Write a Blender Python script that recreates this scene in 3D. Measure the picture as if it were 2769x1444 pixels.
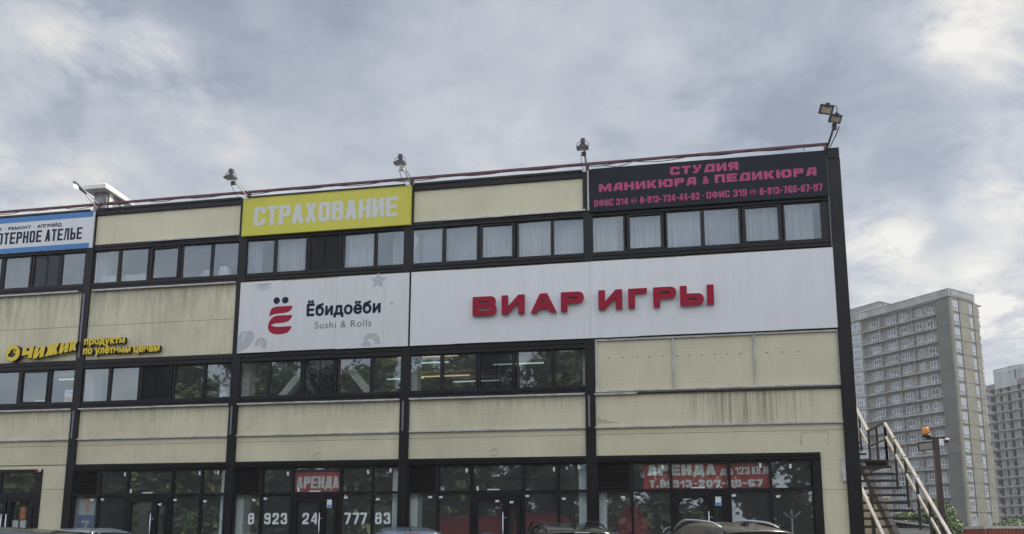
import bpy, bmesh, math, random
from mathutils import Vector, Matrix
from mathutils.geometry import tessellate_polygon

for _o in list(bpy.data.objects):
    bpy.data.objects.remove(_o)
SC = bpy.context.scene
COL = SC.collection
R = math.radians
PI = math.pi

# ------------------------------------------------------------------ camera
YAW, PITCH, ROLL = -0.175572, 0.155725, 0.0023306
CAM = Vector((16.4675, -19.9019, 1.3))
fw = Vector((math.sin(YAW) * math.cos(PITCH), math.cos(YAW) * math.cos(PITCH), math.sin(PITCH)))
rt0 = Vector((math.cos(YAW), -math.sin(YAW), 0))
up0 = rt0.cross(fw)
rt = rt0 * math.cos(ROLL) + up0 * math.sin(ROLL)
up = -rt0 * math.sin(ROLL) + up0 * math.cos(ROLL)
cam_d = bpy.data.cameras.new('camera')
cam = bpy.data.objects.new('camera', cam_d)
COL.objects.link(cam)
cam_d.sensor_fit = 'HORIZONTAL'
cam_d.sensor_width = 36
cam_d.lens = 27.3851
cam_d.shift_y = 0.14856
cam_d.clip_start = 0.1
cam_d.clip_end = 6000
cam.matrix_world = Matrix(((rt.x, up.x, -fw.x, CAM.x), (rt.y, up.y, -fw.y, CAM.y), (rt.z, up.z, -fw.z, CAM.z), (0, 0, 0, 1)))
SC.camera = cam

# ------------------------------------------------------------------ view, world, sun
SC.view_settings.view_transform = 'Standard'
SC.view_settings.look = 'None'
SC.view_settings.gamma = 1
SC.view_settings.use_curve_mapping = False
SC.view_settings.exposure = 0.48
SUN_EL, SUN_AZ = R(42), R(62)          # azimuth measured from +Y towards +X: right of and behind the facade
W = bpy.data.worlds.new('World')
SC.world = W
W.use_nodes = True
nt = W.node_tree
nt.nodes.clear()


def nn(tree, typ, **kw):
    n = tree.nodes.new(typ)
    for k, v in kw.items():
        setattr(n, k, v)
    return n


def mth(tree, op, a, b=None, c=None, clamp=False):
    n = tree.nodes.new('ShaderNodeMath')
    n.operation = op
    n.use_clamp = clamp
    for i, x in enumerate((a, b, c)):
        if x is None:
            continue
        if isinstance(x, (int, float)):
            n.inputs[i].default_value = x
        else:
            tree.links.new(x, n.inputs[i])
    return n.outputs[0]


def sky_world():
    L = nt.links.new
    out = nn(nt, 'ShaderNodeOutputWorld')
    bg = nn(nt, 'ShaderNodeBackground')
    bg.inputs['Strength'].default_value = 0.1
    L(bg.outputs[0], out.inputs[0])
    sky = nn(nt, 'ShaderNodeTexSky', sky_type='NISHITA', sun_disc=False)
    sky.sun_elevation = SUN_EL
    sky.sun_rotation = SUN_AZ
    sky.air_density = 1.0
    sky.dust_density = 2.0
    tc = nn(nt, 'ShaderNodeTexCoord')
    d = tc.outputs['Generated']
    sep = nn(nt, 'ShaderNodeSeparateXYZ')
    L(d, sep.inputs[0])
    zc = mth(nt, 'MAXIMUM', sep.outputs[2], 0.0)
    den = mth(nt, 'ADD', zc, 0.22)
    px = mth(nt, 'DIVIDE', sep.outputs[0], den)
    py = mth(nt, 'DIVIDE', sep.outputs[1], den)
    cmb = nn(nt, 'ShaderNodeCombineXYZ')
    L(px, cmb.inputs[0])
    L(py, cmb.inputs[1])

    def noise(scale, detail, rough, dist, off):
        mp = nn(nt, 'ShaderNodeMapping')
        mp.inputs['Location'].default_value = off
        L(cmb.outputs[0], mp.inputs[0])
        n = nn(nt, 'ShaderNodeTexNoise')
        n.inputs['Scale'].default_value = scale
        n.inputs['Detail'].default_value = detail
        n.inputs['Roughness'].default_value = rough
        n.inputs['Distortion'].default_value = dist
        L(mp.outputs[0], n.inputs['Vector'])
        return n.outputs['Fac']
    n1 = noise(1.9, 12, 0.60, 0.0, (3.1, 1.7, 0))
    n2 = noise(4.6, 12, 0.62, 0.35, (7.7, 2.2, 0))
    n3 = noise(14.0, 10, 0.68, 0.0, (1.2, 9.4, 0))
    # soft bright openings in the cloud deck: direction, half-width (rad), weight
    blobs = SKY_BLOBS
    acc = None
    nz = nn(nt, 'ShaderNodeVectorMath', operation='NORMALIZE')
    L(d, nz.inputs[0])
    for (dv, hw, wt) in blobs:
        dp = nn(nt, 'ShaderNodeVectorMath', operation='DOT_PRODUCT')
        L(nz.outputs[0], dp.inputs[0])
        dp.inputs[1].default_value = dv
        mr = nn(nt, 'ShaderNodeMapRange', interpolation_type='SMOOTHERSTEP')
        L(dp.outputs['Value'], mr.inputs[0])
        mr.inputs[1].default_value = math.cos(hw)
        mr.inputs[2].default_value = 1.0
        mr.inputs[3].default_value = 0
        mr.inputs[4].default_value = wt
        acc = mr.outputs[0] if acc is None else mth(nt, 'ADD', acc, mr.outputs[0])
    # density of cloud texture
    v = mth(nt, 'MULTIPLY_ADD', n1, 0.86, -0.13)
    v = mth(nt, 'MULTIPLY_ADD', n2, 0.46, mth(nt, 'ADD', v, -0.06))
    v = mth(nt, 'MULTIPLY_ADD', n3, 0.20, mth(nt, 'ADD', v, -0.06))
    # the openings only show where the fine noise breaks the deck
    brk = nn(nt, 'ShaderNodeMapRange')
    L(n2, brk.inputs[0])
    brk.inputs[1].default_value = 0.42
    brk.inputs[2].default_value = 0.60
    fine = mth(nt, 'MULTIPLY_ADD', n3, 0.9, mth(nt, 'MULTIPLY_ADD', brk.outputs[0], 1.0, -0.25))
    v = mth(nt, 'MULTIPLY_ADD', acc, fine, v)
    low = nn(nt, 'ShaderNodeMapRange')
    L(sep.outputs[2], low.inputs[0])
    low.inputs[1].default_value = 0.0
    low.inputs[2].default_value = 0.62
    low.inputs[3].default_value = 0.13
    low.inputs[4].default_value = -0.035
    v = mth(nt, 'ADD', v, low.outputs[0])
    cr = nn(nt, 'ShaderNodeValToRGB')
    L(v, cr.inputs[0])
    e = cr.color_ramp.elements
    stops = [(0.33, (0.215, 0.245, 0.30)), (0.45, (0.285, 0.315, 0.37)), (0.55, (0.355, 0.382, 0.43)), (0.67, (0.43, 0.447, 0.478)), (0.84, (0.56, 0.552, 0.535)), (1.0, (0.66, 0.645, 0.61))]
    e[0].position, e[0].color = stops[0][0], (*stops[0][1], 1)
    e[1].position, e[1].color = stops[-1][0], (*stops[-1][1], 1)
    for p, c in stops[1:-1]:
        q = e.new(p)
        q.color = (*c, 1)
    sc = nn(nt, 'ShaderNodeVectorMath', operation='SCALE')
    L(cr.outputs[0], sc.inputs[0])
    # cloud brightened overhead, and more behind the viewer to light the facade
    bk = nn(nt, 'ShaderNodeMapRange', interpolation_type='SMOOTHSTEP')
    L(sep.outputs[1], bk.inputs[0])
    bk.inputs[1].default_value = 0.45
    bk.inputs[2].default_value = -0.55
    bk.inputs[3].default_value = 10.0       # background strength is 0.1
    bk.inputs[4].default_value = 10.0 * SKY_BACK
    zn = nn(nt, 'ShaderNodeMapRange', interpolation_type='SMOOTHSTEP')
    L(sep.outputs[2], zn.inputs[0])
    zn.inputs[1].default_value = 0.6
    zn.inputs[2].default_value = 1.0
    zn.inputs[3].default_value = 1.0
    zn.inputs[4].default_value = 1.5
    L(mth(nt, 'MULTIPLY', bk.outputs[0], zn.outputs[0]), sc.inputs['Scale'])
    mx = nn(nt, 'ShaderNodeMix', data_type='RGBA')
    mx.inputs['Factor'].default_value = 0.93
    L(sky.outputs[0], mx.inputs['A'])
    L(sc.outputs[0], mx.inputs['B'])
    L(mx.outputs['Result'], bg.inputs['Color'])


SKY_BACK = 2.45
SKY_BLOBS = [
    ((-0.5419, 0.6704, 0.5068), 0.0843, 0.14),
    ((-0.4768, 0.7319, 0.4868), 0.0903, 0.18),
    ((-0.5617, 0.6398, 0.5245), 0.0803, 0.11),
    ((-0.5078, 0.7039, 0.4967), 0.0803, 0.13),
    ((-0.6151, 0.6272, 0.4778), 0.1004, 0.08),
    ((0.3472, 0.7819, 0.5177), 0.0903, 0.23),
    ((0.2972, 0.7971, 0.5257), 0.0602, 0.18),
    ((0.3756, 0.7861, 0.4909), 0.0702, 0.13),
    ((0.2705, 0.8984, 0.3459), 0.0602, 0.21),
    ((0.3651, 0.8980, 0.2458), 0.0803, 0.25),
    ((0.3845, 0.8388, 0.3855), 0.0903, 0.25),
    ((0.2589, 0.9035, 0.3417), 0.0602, 0.13),
    ((0.3922, 0.8909, 0.2291), 0.0803, 0.17),
    ((-0.6403, 0.6679, 0.3794), 0.1606, 0.09),
    ((0.2799, 0.9158, 0.2880), 0.0602, 0.15),
    ((-0.2117, 0.8198, 0.5321), 0.1405, 0.04),
    ((0.0402, 0.8873, 0.4595), 0.1806, 0.03),
    ((-0.6179, 0.6929, 0.3716), 0.1004, 0.08),
    ((-0.4958, 0.6894, 0.5281), 0.1204, -0.07),
    ((-0.4000, 0.7228, 0.5635), 0.1405, -0.07),
    ((-0.2738, 0.7844, 0.5565), 0.1606, -0.06),
    ((-0.5514, 0.7117, 0.4352), 0.1204, -0.06),
    ((-0.1024, 0.8141, 0.5716), 0.1405, -0.05),
    ((-0.3499, 0.7993, 0.4886), 0.1405, -0.03),
    ((0.1895, 0.8240, 0.5340), 0.1204, -0.02),
    ((0.3267, 0.8351, 0.4425), 0.1204, -0.04),
    ((0.3139, 0.8703, 0.3795), 0.1004, -0.03),

]
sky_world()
sun_d = bpy.data.lights.new('sun', 'SUN')
sun_d.energy = 3.2
sun_d.angle = R(14)
sun_d.color = (1.0, 0.95, 0.87)
sun = bpy.data.objects.new('sun', sun_d)
COL.objects.link(sun)
sdir = Vector((math.sin(SUN_AZ) * math.cos(SUN_EL), math.cos(SUN_AZ) * math.cos(SUN_EL), math.sin(SUN_EL)))
sun.rotation_euler = sdir.to_track_quat('Z', 'Y').to_euler()
sun.location = (60, 40, 60)

# ------------------------------------------------------------------ helpers
MATS = {}


def mat(name, color, rough=0.6, metal=0.0, noise=0.0, nscale=3.0, bump=0.0, bscale=30.0, spec=0.5, emit=None, estr=1.0, coat=0.0, stretch=None):
    """plain surface with a little colour variation, optional bump"""
    if name in MATS:
        return MATS[name]
    m = bpy.data.materials.new(name)
    MATS[name] = m
    m.use_nodes = True
    t = m.node_tree
    b = t.nodes['Principled BSDF']
    b.inputs['Base Color'].default_value = (*color, 1)
    b.inputs['Roughness'].default_value = rough
    b.inputs['Metallic'].default_value = metal
    b.inputs['Specular IOR Level'].default_value = spec
    b.inputs['Coat Weight'].default_value = coat
    b.inputs['Coat Roughness'].default_value = 0.04
    if emit:
        b.inputs['Emission Color'].default_value = (*emit, 1)
        b.inputs['Emission Strength'].default_value = estr
    if noise or bump:
        g = nn(t, 'ShaderNodeNewGeometry')
        src = g.outputs['Position']
        if stretch:
            mp = nn(t, 'ShaderNodeMapping')
            mp.inputs['Scale'].default_value = stretch
            t.links.new(src, mp.inputs[0])
            src = mp.outputs[0]
    if noise:
        n = nn(t, 'ShaderNodeTexNoise')
        n.inputs['Scale'].default_value = nscale
        n.inputs['Detail'].default_value = 6
        n.inputs['Roughness'].default_value = 0.6
        t.links.new(src, n.inputs['Vector'])
        r = nn(t, 'ShaderNodeValToRGB')
        r.color_ramp.elements[0].position = 0.3
        r.color_ramp.elements[1].position = 0.72
        r.color_ramp.elements[0].color = (*[c * (1 - noise) for c in color], 1)
        r.color_ramp.elements[1].color = (*[min(1, c * (1 + noise * .7)) for c in color], 1)
        t.links.new(n.outputs['Fac'], r.inputs[0])
        t.links.new(r.outputs[0], b.inputs['Base Color'])
    if bump:
        n = nn(t, 'ShaderNodeTexNoise')
        n.inputs['Scale'].default_value = bscale
        n.inputs['Detail'].default_value = 4
        t.links.new(src, n.inputs['Vector'])
        bp = nn(t, 'ShaderNodeBump')
        bp.inputs['Strength'].default_value = bump
        bp.inputs['Distance'].default_value = 0.02
        t.links.new(n.outputs['Fac'], bp.inputs['Height'])
        t.links.new(bp.outputs[0], b.inputs['Normal'])
    return m


def glass(name, tint, ior, wave=0.0, dust=0.0):
    m = bpy.data.materials.new(name)
    MATS[name] = m
    m.use_nodes = True
    t = m.node_tree
    t.nodes.clear()
    o = nn(t, 'ShaderNodeOutputMaterial')
    mx = nn(t, 'ShaderNodeMixShader')
    tr = nn(t, 'ShaderNodeBsdfTransparent')
    tr.inputs[0].default_value = (*tint, 1)
    gl = nn(t, 'ShaderNodeBsdfGlossy')
    gl.inputs['Roughness'].default_value = 0.015
    gl.inputs['Color'].default_value = (0.86, 0.95, 1.0, 1)
    fr = nn(t, 'ShaderNodeFresnel')
    gb = nn(t, 'ShaderNodeNewGeometry')       # a thin sheet reflects alike from both sides
    sw = nn(t, 'ShaderNodeMix', data_type='FLOAT')
    sw.inputs['A'].default_value = ior
    sw.inputs['B'].default_value = 1 / ior
    t.links.new(gb.outputs['Backfacing'], sw.inputs['Factor'])
    t.links.new(sw.outputs['Result'], fr.inputs['IOR'])
    if wave:
        g = nn(t, 'ShaderNodeNewGeometry')
        n = nn(t, 'ShaderNodeTexNoise')
        n.inputs['Scale'].default_value = 0.9
        n.inputs['Detail'].default_value = 2
        t.links.new(g.outputs['Position'], n.inputs['Vector'])
        bp = nn(t, 'ShaderNodeBump')
        bp.inputs['Strength'].default_value = wave
        bp.inputs['Distance'].default_value = 0.05
        t.links.new(n.outputs['Fac'], bp.inputs['Height'])
        t.links.new(bp.outputs[0], gl.inputs['Normal'])
    t.links.new(fr.outputs[0], mx.inputs[0])
    t.links.new(tr.outputs[0], mx.inputs[1])
    t.links.new(gl.outputs[0], mx.inputs[2])
    if dust:
        df = nn(t, 'ShaderNodeBsdfDiffuse')
        df.inputs[0].default_value = (0.55, 0.56, 0.55, 1)
        m2 = nn(t, 'ShaderNodeMixShader')
        m2.inputs[0].default_value = dust
        t.links.new(mx.outputs[0], m2.inputs[1])
        t.links.new(df.outputs[0], m2.inputs[2])
        t.links.new(m2.outputs[0], o.inputs[0])
    else:
        t.links.new(mx.outputs[0], o.inputs[0])
    return m


class MB:
    """collects simple shapes, then links them as ONE mesh object"""

    def __init__(s):
        s.v, s.f, s.mi, s.cur, s.smooth = [], [], [], 0, False
        s.sm = []

    def add(s, vs, fs, smooth=None):
        b = len(s.v)
        s.v += [tuple(p) for p in vs]
        for f in fs:
            s.f.append([i + b for i in f])
            s.mi.append(s.cur)
            s.sm.append(s.smooth if smooth is None else smooth)
        return s

    def m(s, i):
        s.cur = i
        return s

    def box(s, x0, x1, y0, y1, z0, z1):
        vs = [(x, y, z) for z in (z0, z1) for y in (y0, y1) for x in (x0, x1)]
        return s.add(vs, [(0, 2, 3, 1), (4, 5, 7, 6), (0, 1, 5, 4), (2, 6, 7, 3), (0, 4, 6, 2), (1, 3, 7, 5)])

    def obox(s, c, ax, ay, az, hx, hy, hz):
        c, ax, ay, az = Vector(c), Vector(ax).normalized(), Vector(ay).normalized(), Vector(az).normalized()
        vs = [c + ax * (i * hx) + ay * (j * hy) + az * (k * hz) for k in (-1, 1) for j in (-1, 1) for i in (-1, 1)]
        return s.add(vs, [(0, 2, 3, 1), (4, 5, 7, 6), (0, 1, 5, 4), (2, 6, 7, 3), (0, 4, 6, 2), (1, 3, 7, 5)])

    def bar(s, p, q, w, h, upv=(0, 0, 1)):
        p, q = Vector(p), Vector(q)
        a = (q - p).normalized()
        sd = a.cross(Vector(upv))
        if sd.length < 1e-4:
            sd = a.cross(Vector((0, 1, 0)))
        sd.normalize()
        u = sd.cross(a)
        return s.obox((p + q) / 2, a, sd, u, (q - p).length / 2, w / 2, h / 2)

    def tube(s, pts, r, n=8, cap=True):
        pts = [Vector(p) for p in pts]
        rs = r if isinstance(r, (list, tuple)) else [r] * len(pts)
        rings = []
        for i, p in enumerate(pts):
            a = (pts[min(i + 1, len(pts) - 1)] - pts[max(i - 1, 0)]).normalized()
            sd = a.cross(Vector((0, 0, 1)))
            if sd.length < 0.05:
                sd = a.cross(Vector((0, 1, 0)))
            sd.normalize()
            u = sd.cross(a)
            rings.append([p + (sd * math.cos(2 * PI * k / n) + u * math.sin(2 * PI * k / n)) * rs[i] for k in range(n)])
        vs = [q for rg in rings for q in rg]
        fs = []
        for i in range(len(pts) - 1):
            for k in range(n):
                fs.append((i * n + k, i * n + (k + 1) % n, (i + 1) * n + (k + 1) % n, (i + 1) * n + k))
        s.add(vs, fs, True)
        if cap:
            b = len(s.v) - len(vs)
            s.f += [[b + k for k in range(n)][::-1], [b + (len(pts) - 1) * n + k for k in range(n)]]
            s.mi += [s.cur] * 2
            s.sm += [False] * 2
        return s

    def quad(s, a, b, c, d):
        return s.add([a, b, c, d], [(0, 1, 2, 3)])

    def prism(s, outer, holes, y0, y1, side=None, face=None):
        """polygon in XZ with holes, extruded from y0 (front) to y1 (back)"""
        loops = [outer] + list(holes)
        flat = [p for l in loops for p in l]
        tri = tessellate_polygon([[Vector((p[0], p[1], 0)) for p in l] for l in loops])
        n = len(flat)
        old = s.cur
        if face is not None:
            s.cur = face
        vs = [(p[0], y0, p[1]) for p in flat]
        fs = []
        for t in tri:
            a, b, c = (flat[i] for i in t)
            ar = (b[0] - a[0]) * (c[1] - a[1]) - (c[0] - a[0]) * (b[1] - a[1])
            fs.append(tuple(t) if ar > 0 else tuple(reversed(t)))
        s.add(vs, fs)
        if y1 is not None:
            if side is not None:
                s.cur = side
            k = 0
            for li, l in enumerate(loops):
                m = len(l)
                ar = sum(l[i][0] * l[(i + 1) % m][1] - l[(i + 1) % m][0] * l[i][1] for i in range(m))
                vs = [(p[0], y0, p[1]) for p in l] + [(p[0], y1, p[1]) for p in l]
                flip = (ar > 0) != (li > 0)
                fs = [(i, (i + 1) % m, m + (i + 1) % m, m + i) for i in range(m)]
                s.add(vs, [f if not flip else tuple(reversed(f)) for f in fs])
        s.cur = old
        return s

    def cyl(s, c, axis, r0, r1, h, n=16):
        c, a = Vector(c), Vector(axis).normalized()
        return s.tube([c, c + a * h], [r0, r1], n)

    def build(s, name, mats, parent=None, origin=None, matrix=None):
        me = bpy.data.meshes.new(name)
        o = Vector(origin) if origin is not None else Vector((0, 0, 0))
        me.from_pydata([tuple(Vector(p) - o) for p in s.v], [], s.f)
        mats = mats if isinstance(mats, (list, tuple)) else [mats]
        for m_ in mats:
            me.materials.append(m_)
        me.polygons.foreach_set('material_index', [min(i, len(mats) - 1) for i in s.mi])
        me.polygons.foreach_set('use_smooth', s.sm)
        me.update()
        ob = bpy.data.objects.new(name, me)
        COL.objects.link(ob)
        if parent is not None:
            ob.parent = parent
        ob.location = o
        return ob


def tag(o, label=None, cat=None, group=None, kind=None):
    if label:
        o['label'] = label
    if cat:
        o['category'] = cat
    if group:
        o['group'] = group
    if kind:
        o['kind'] = kind
    return o


def empty(name, loc=(0, 0, 0), rz=0.0):
    o = bpy.data.objects.new(name, None)
    COL.objects.link(o)
    o.location = loc
    o.rotation_euler = (0, 0, rz)
    o.empty_display_size = 0.3
    return o


def rehang(root):
    """children were built in world space under a root that stands elsewhere: shift them back (root has no rotation)"""
    for ch in root.children:
        ch.location = Vector(ch.location) - Vector(root.location)


def copy_tree(o, parent=None):
    c = o.copy()
    COL.objects.link(c)
    c.parent = parent
    for ch in o.children:
        copy_tree(ch, c)
    return c


# ------------------------------------------------------------------ letters
def rpoly(pts, n=4):
    out = []
    m = len(pts)
    for i in range(m):
        p = pts[i]
        r = p[2] if len(p) > 2 else 0
        x, y = p[0], p[1]
        if r <= 0:
            out.append((x, y))
            continue
        ax, ay = pts[i - 1][0] - x, pts[i - 1][1] - y
        bx, by = pts[(i + 1) % m][0] - x, pts[(i + 1) % m][1] - y
        la, lb = math.hypot(ax, ay), math.hypot(bx, by)
        ra, rb = min(r, la * .49), min(r, lb * .49)
        A = (x + ax / la * ra, y + ay / la * ra)
        B = (x + bx / lb * rb, y + by / lb * rb)
        for k in range(n + 1):
            t = k / n
            q = (1 - t) ** 2, 2 * t * (1 - t), t * t
            # rounder than a plain parabola
            out.append((q[0] * A[0] + q[1] * (x * .92 + (A[0] + B[0]) * .04) + q[2] * B[0], q[0] * A[1] + q[1] * (y * .92 + (A[1] + B[1]) * .04) + q[2] * B[1]))
    return out


def rr(x0, y0, x1, y1, r):
    r = r if isinstance(r, (list, tuple)) else (r,) * 4
    return rpoly([(x0, y0, r[0]), (x1, y0, r[1]), (x1, y1, r[2]), (x0, y1, r[3])])


def rc(x0, y0, x1, y1):
    return [(x0, y0), (x1, y0), (x1, y1), (x0, y1)]


def glyph(c, W, H, v, t, k, tech=False):
    j = max(k - min(v, t) * .8, k * .25)     # inner rounding
    P = rpoly
    if c == 'А' and tech:
        xl = lambda y: .26 * W * y / H + v * 1.08
        c0, c1 = .22 * H, .22 * H + t
        return [(P([(0, 0), (.26 * W, H, k * .7), (W, H), (W, 0), (W - v, 0), (W - v, c0), (xl(c0), c0), (xl(0), 0)]), [[(xl(c1), c1), (W - v, c1), (W - v, H - t), (xl(H - t), H - t)]])]
    if c == 'Д' and tech:
        return [(P([(0, 0), (.26 * W, H, k * .7), (W, H), (W, 0)]), [[(v * 1.2 + .02 * W, t), (W - v, t), (W - v, H - t), (.26 * W + v * .75, H - t)]])]
    if c == 'А':
        a = v * 1.12
        cx = W / 2
        sl = (cx - a / 2) / H
        b0, b1 = .19 * H, .19 * H + t
        il = lambda y: v * 1.0 + sl * y
        ir = lambda y: W - v * 1.0 - sl * y
        top = min(H - t * .9, (cx - v * 1.0 - .004 * W) / sl)
        return [([(0, 0), (v, 0), (il(b0), b0), (ir(b0), b0), (W - v, 0), (W, 0), (cx + a / 2, H), (cx - a / 2, H)], [[(il(b1), b1), (ir(b1), b1), (ir(top), top), (il(top) - .001, top)]])]
    if c in 'В':
        h = .53 * H
        return [(P([(0, 0), (W, 0, k), (W, h, k * .8), (.86 * W, h), (.96 * W, h + .02 * H, k * .8), (.96 * W, H, k), (0, H)]), [P([(v, t), (W - v, t, j), (W - v, h - t * .5, j), (v, h - t * .5)]), P([(v, h + t * .5), (.95 * W - v, h + t * .5, j), (.95 * W - v, H - t, j), (v, H - t)])])]
    if c == 'Г':
        return [([(0, 0), (v, 0), (v, H - t), (W, H - t), (W, H), (0, H)], [])]
    if c == 'Д':
        d = .17 * H
        return [([(0, -d), (.62 * v, -d), (.62 * v, 0), (W - .62 * v, 0), (W - .62 * v, -d), (W, -d), (W, t), (.92 * W, t), (.92 * W, H), (.27 * W, H), (.10 * W, t), (0, t)], [[(.10 * W + v * .95, t), (.92 * W - v, t), (.92 * W - v, H - t), (.27 * W + v * .78, H - t)]])]
    if c == 'Е':
        return [([(0, 0), (W, 0), (W, t), (v, t), (v, .5 * H - t / 2), (.92 * W, .5 * H - t / 2), (.92 * W, .5 * H + t / 2), (v, .5 * H + t / 2), (v, H - t), (W, H - t), (W, H), (0, H)], [])]
    if c in 'ИЙ':
        d = min(.42 * H, t * 2.3)
        r = [([(0, 0), (v, 0), (W - v, H - d), (W - v, 0), (W, 0), (W, H), (W - v, H), (v, d), (v, H), (0, H)], [])]
        if c == 'Й':
            r.append((rc(.3 * W, 1.08 * H, .7 * W, 1.08 * H + t * .8), []))
        return r
    if c == 'К':
        mx = v + .30 * (W - v)
        return [([(0, 0), (v, 0), (v, .41 * H), (W - v * 1.12, 0), (W, 0), (mx + v * .45, .52 * H), (W - .02 * W, H), (W - .02 * W - v * 1.12, H), (v, .61 * H), (v, H), (0, H)], [])]
    if c == 'Л':
        return [(P([(0, 0), (.10 * W + v * .55, 0, k), (.20 * W + v * .85, H - t), (W - v, H - t), (W - v, 0), (W, 0), (W, H), (.2 * W, H), (.10 * W, t, k * .6), (0, t)]), [])]
    if c == 'М':
        return [([(0, 0), (v * .95, 0), (v * .95, .58 * H), (.5 * W - v * .25, .06 * H), (.5 * W + v * .25, .06 * H), (W - v * .95, .58 * H), (W - v * .95, 0), (W, 0), (W, H), (W - v * 1.15, H), (.5 * W, .46 * H), (v * 1.15, H), (0, H)], [])]
    if c == 'Н':
        return [([(0, 0), (v, 0), (v, .5 * H - t / 2), (W - v, .5 * H - t / 2), (W - v, 0), (W, 0), (W, H), (W - v, H), (W - v, .5 * H + t / 2), (v, .5 * H + t / 2), (v, H), (0, H)], [])]
    if c in 'О0':
        return [(rr(0, 0, W, H, k), [rr(v, t, W - v, H - t, j)])]
    if c == 'П':
        return [([(0, 0), (v, 0), (v, H - t), (W - v, H - t), (W - v, 0), (W, 0), (W, H), (0, H)], [])]
    if c == 'Р':
        h = .40 * H
        return [(P([(0, 0), (v, 0), (v, h), (W, h, k), (W, H, k), (0, H)]), [P([(v, h + t), (W - v, h + t, j), (W - v, H - t, j), (v, H - t)])])]
    if c == 'С':
        return [(P([(0, 0, k), (W, 0, k), (W, .36 * H), (W - v, .36 * H), (W - v, t, j), (v, t, j), (v, H - t, j), (W - v, H - t, j), (W - v, .64 * H), (W, .64 * H), (W, H, k), (0, H, k)]), [])]
    if c == 'Т':
        return [([(.5 * W - v / 2, 0), (.5 * W + v / 2, 0), (.5 * W + v / 2, H - t), (W, H - t), (W, H), (0, H), (0, H - t), (.5 * W - v / 2, H - t)], [])]
    if c == 'У':
        return [(P([(.08 * W, 0), (.52 * W, 0, k * .8), (W, H), (W - v * 1.1, H), (.56 * W, .40 * H), (v * 1.12, H), (0, H), (.42 * W, .24 * H), (.34 * W, t, k * .3), (.08 * W, t)]), [])]
    if c == 'Ф':
        y0, y1, a, b = .17 * H, .86 * H, .5 * W - v / 2, .5 * W + v / 2
        return [(rr(0, y0, W, y1, k), [rr(v * .85, y0 + t, a, y1 - t, (j, 0, 0, j)), rr(b, y0 + t, W - v * .85, y1 - t, (0, j, j, 0))]), (rc(a, y1, b, H), []), (rc(a, 0, b, y0), [])]
    if c == 'Х':
        return [([(0, 0), (v * 1.08, 0), (.5 * W, .34 * H), (W - v * 1.08, 0), (W, 0), (.5 * W + v * .56, .51 * H), (.98 * W, H), (.98 * W - v * 1.08, H), (.5 * W, .68 * H), (.02 * W + v * 1.08, H), (.02 * W, H), (.5 * W - v * .56, .51 * H)], [])]
    if c in 'ЬЫ':
        w = W if c == 'Ь' else W - v * 1.42
        h = .60 * H
        r = [(P([(0, 0), (w, 0, k), (w, h, k), (v, h), (v, H), (0, H)]), [P([(v, t), (w - v, t, j), (w - v, h - t, j), (v, h - t)])])]
        if c == 'Ы':
            r.append((rc(W - v, 0, W, H), []))
        return r
    if c == 'Ю':
        x1 = v + .11 * W
        return [(rc(0, 0, v, H), []), (rc(v, .5 * H - t / 2, x1, .5 * H + t / 2), []), (rr(x1, 0, W, H, k), [rr(x1 + v, t, W - v, H - t, j)])]
    if c == 'Я':
        h = .38 * H
        return [(P([(0, 0), (v * 1.15, 0), (.26 * W + v, h), (W - v, h), (W - v, 0), (W, 0), (W, H), (0, H, k), (0, h, k * .8), (.24 * W, h)]), [P([(v, h + t, j), (W - v, h + t), (W - v, H - t), (v, H - t, j)])])]
    if c == '1':
        return [([(W - v, 0), (W, 0), (W, H), (W - v * .8, H), (0, H - 1.2 * t), (0, H - 2.3 * t), (W - v, H - 1.75 * t)], [])]
    if c == '2':
        return [(P([(0, 0), (W, 0), (W, t), (v * 1.35, t), (W, .50 * H, k), (W, H, k), (0, H, k), (0, .62 * H), (v, .62 * H), (v, H - t, j), (W - v, H - t, j), (W - v, .57 * H, j), (0, t * 1.3)]), [])]
    if c in '3З':
        return [(P([(0, .36 * H), (0, 0, k), (W, 0, k), (W, .53 * H, k * .6), (.88 * W, .53 * H), (.96 * W, .55 * H, k * .4), (.96 * W, H, k), (0, H, k), (0, .66 * H), (v, .66 * H), (v, H - t, j), (.96 * W - v, H - t, j), (.96 * W - v, .5 * H + t / 2, j * .6), (.42 * W, .5 * H + t / 2), (.42 * W, .5 * H - t / 2), (W - v, .5 * H - t / 2, j * .6), (W - v, t, j), (v, t, j), (v, .36 * H)]), [])]
    if c == '4':
        b = .2 * H
        return [([(.9 * W - v, 0), (.9 * W, 0), (.9 * W, b), (W, b), (W, b + t), (.9 * W, b + t), (.9 * W, H), (.9 * W - v * 1.15, H), (0, b + t), (0, b), (.9 * W - v, b)], [[(v * .75, b + t), (.9 * W - v, b + t), (.9 * W - v, H - 1.7 * t)]])]
    if c in '69':
        h = .58 * H
        o = P([(0, 0, k), (W, 0, k), (W, h, k), (v, h), (v, H - t, j), (W - v, H - t, j), (W - v, .70 * H), (W, .70 * H), (W, H, k), (0, H, k)])
        hl = rr(v, t, W - v, h - t, j)
        if c == '9':
            o = [(W - x, H - y) for x, y in o]
            hl = [(W - x, H - y) for x, y in hl]
        return [(o, [hl])]
    if c == '7':
        return [([(.22 * W, 0), (.22 * W + v * 1.08, 0), (W, H - t * 1.15), (W, H), (0, H), (0, H - t), (W - v * 1.1, H - t)], [])]
    if c == '8':
        return [(P([(0, 0, k), (W, 0, k), (W, .53 * H, k * .6), (.9 * W, .53 * H), (.97 * W, .55 * H, k * .4), (.97 * W, H, k), (.03 * W, H, k), (.03 * W, .55 * H, k * .4), (.1 * W, .53 * H), (0, .53 * H, k * .6)]), [rr(v, t, W - v, .53 * H - t / 2, j), rr(v, .53 * H + t / 2, W - v, H - t, j)])]
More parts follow.
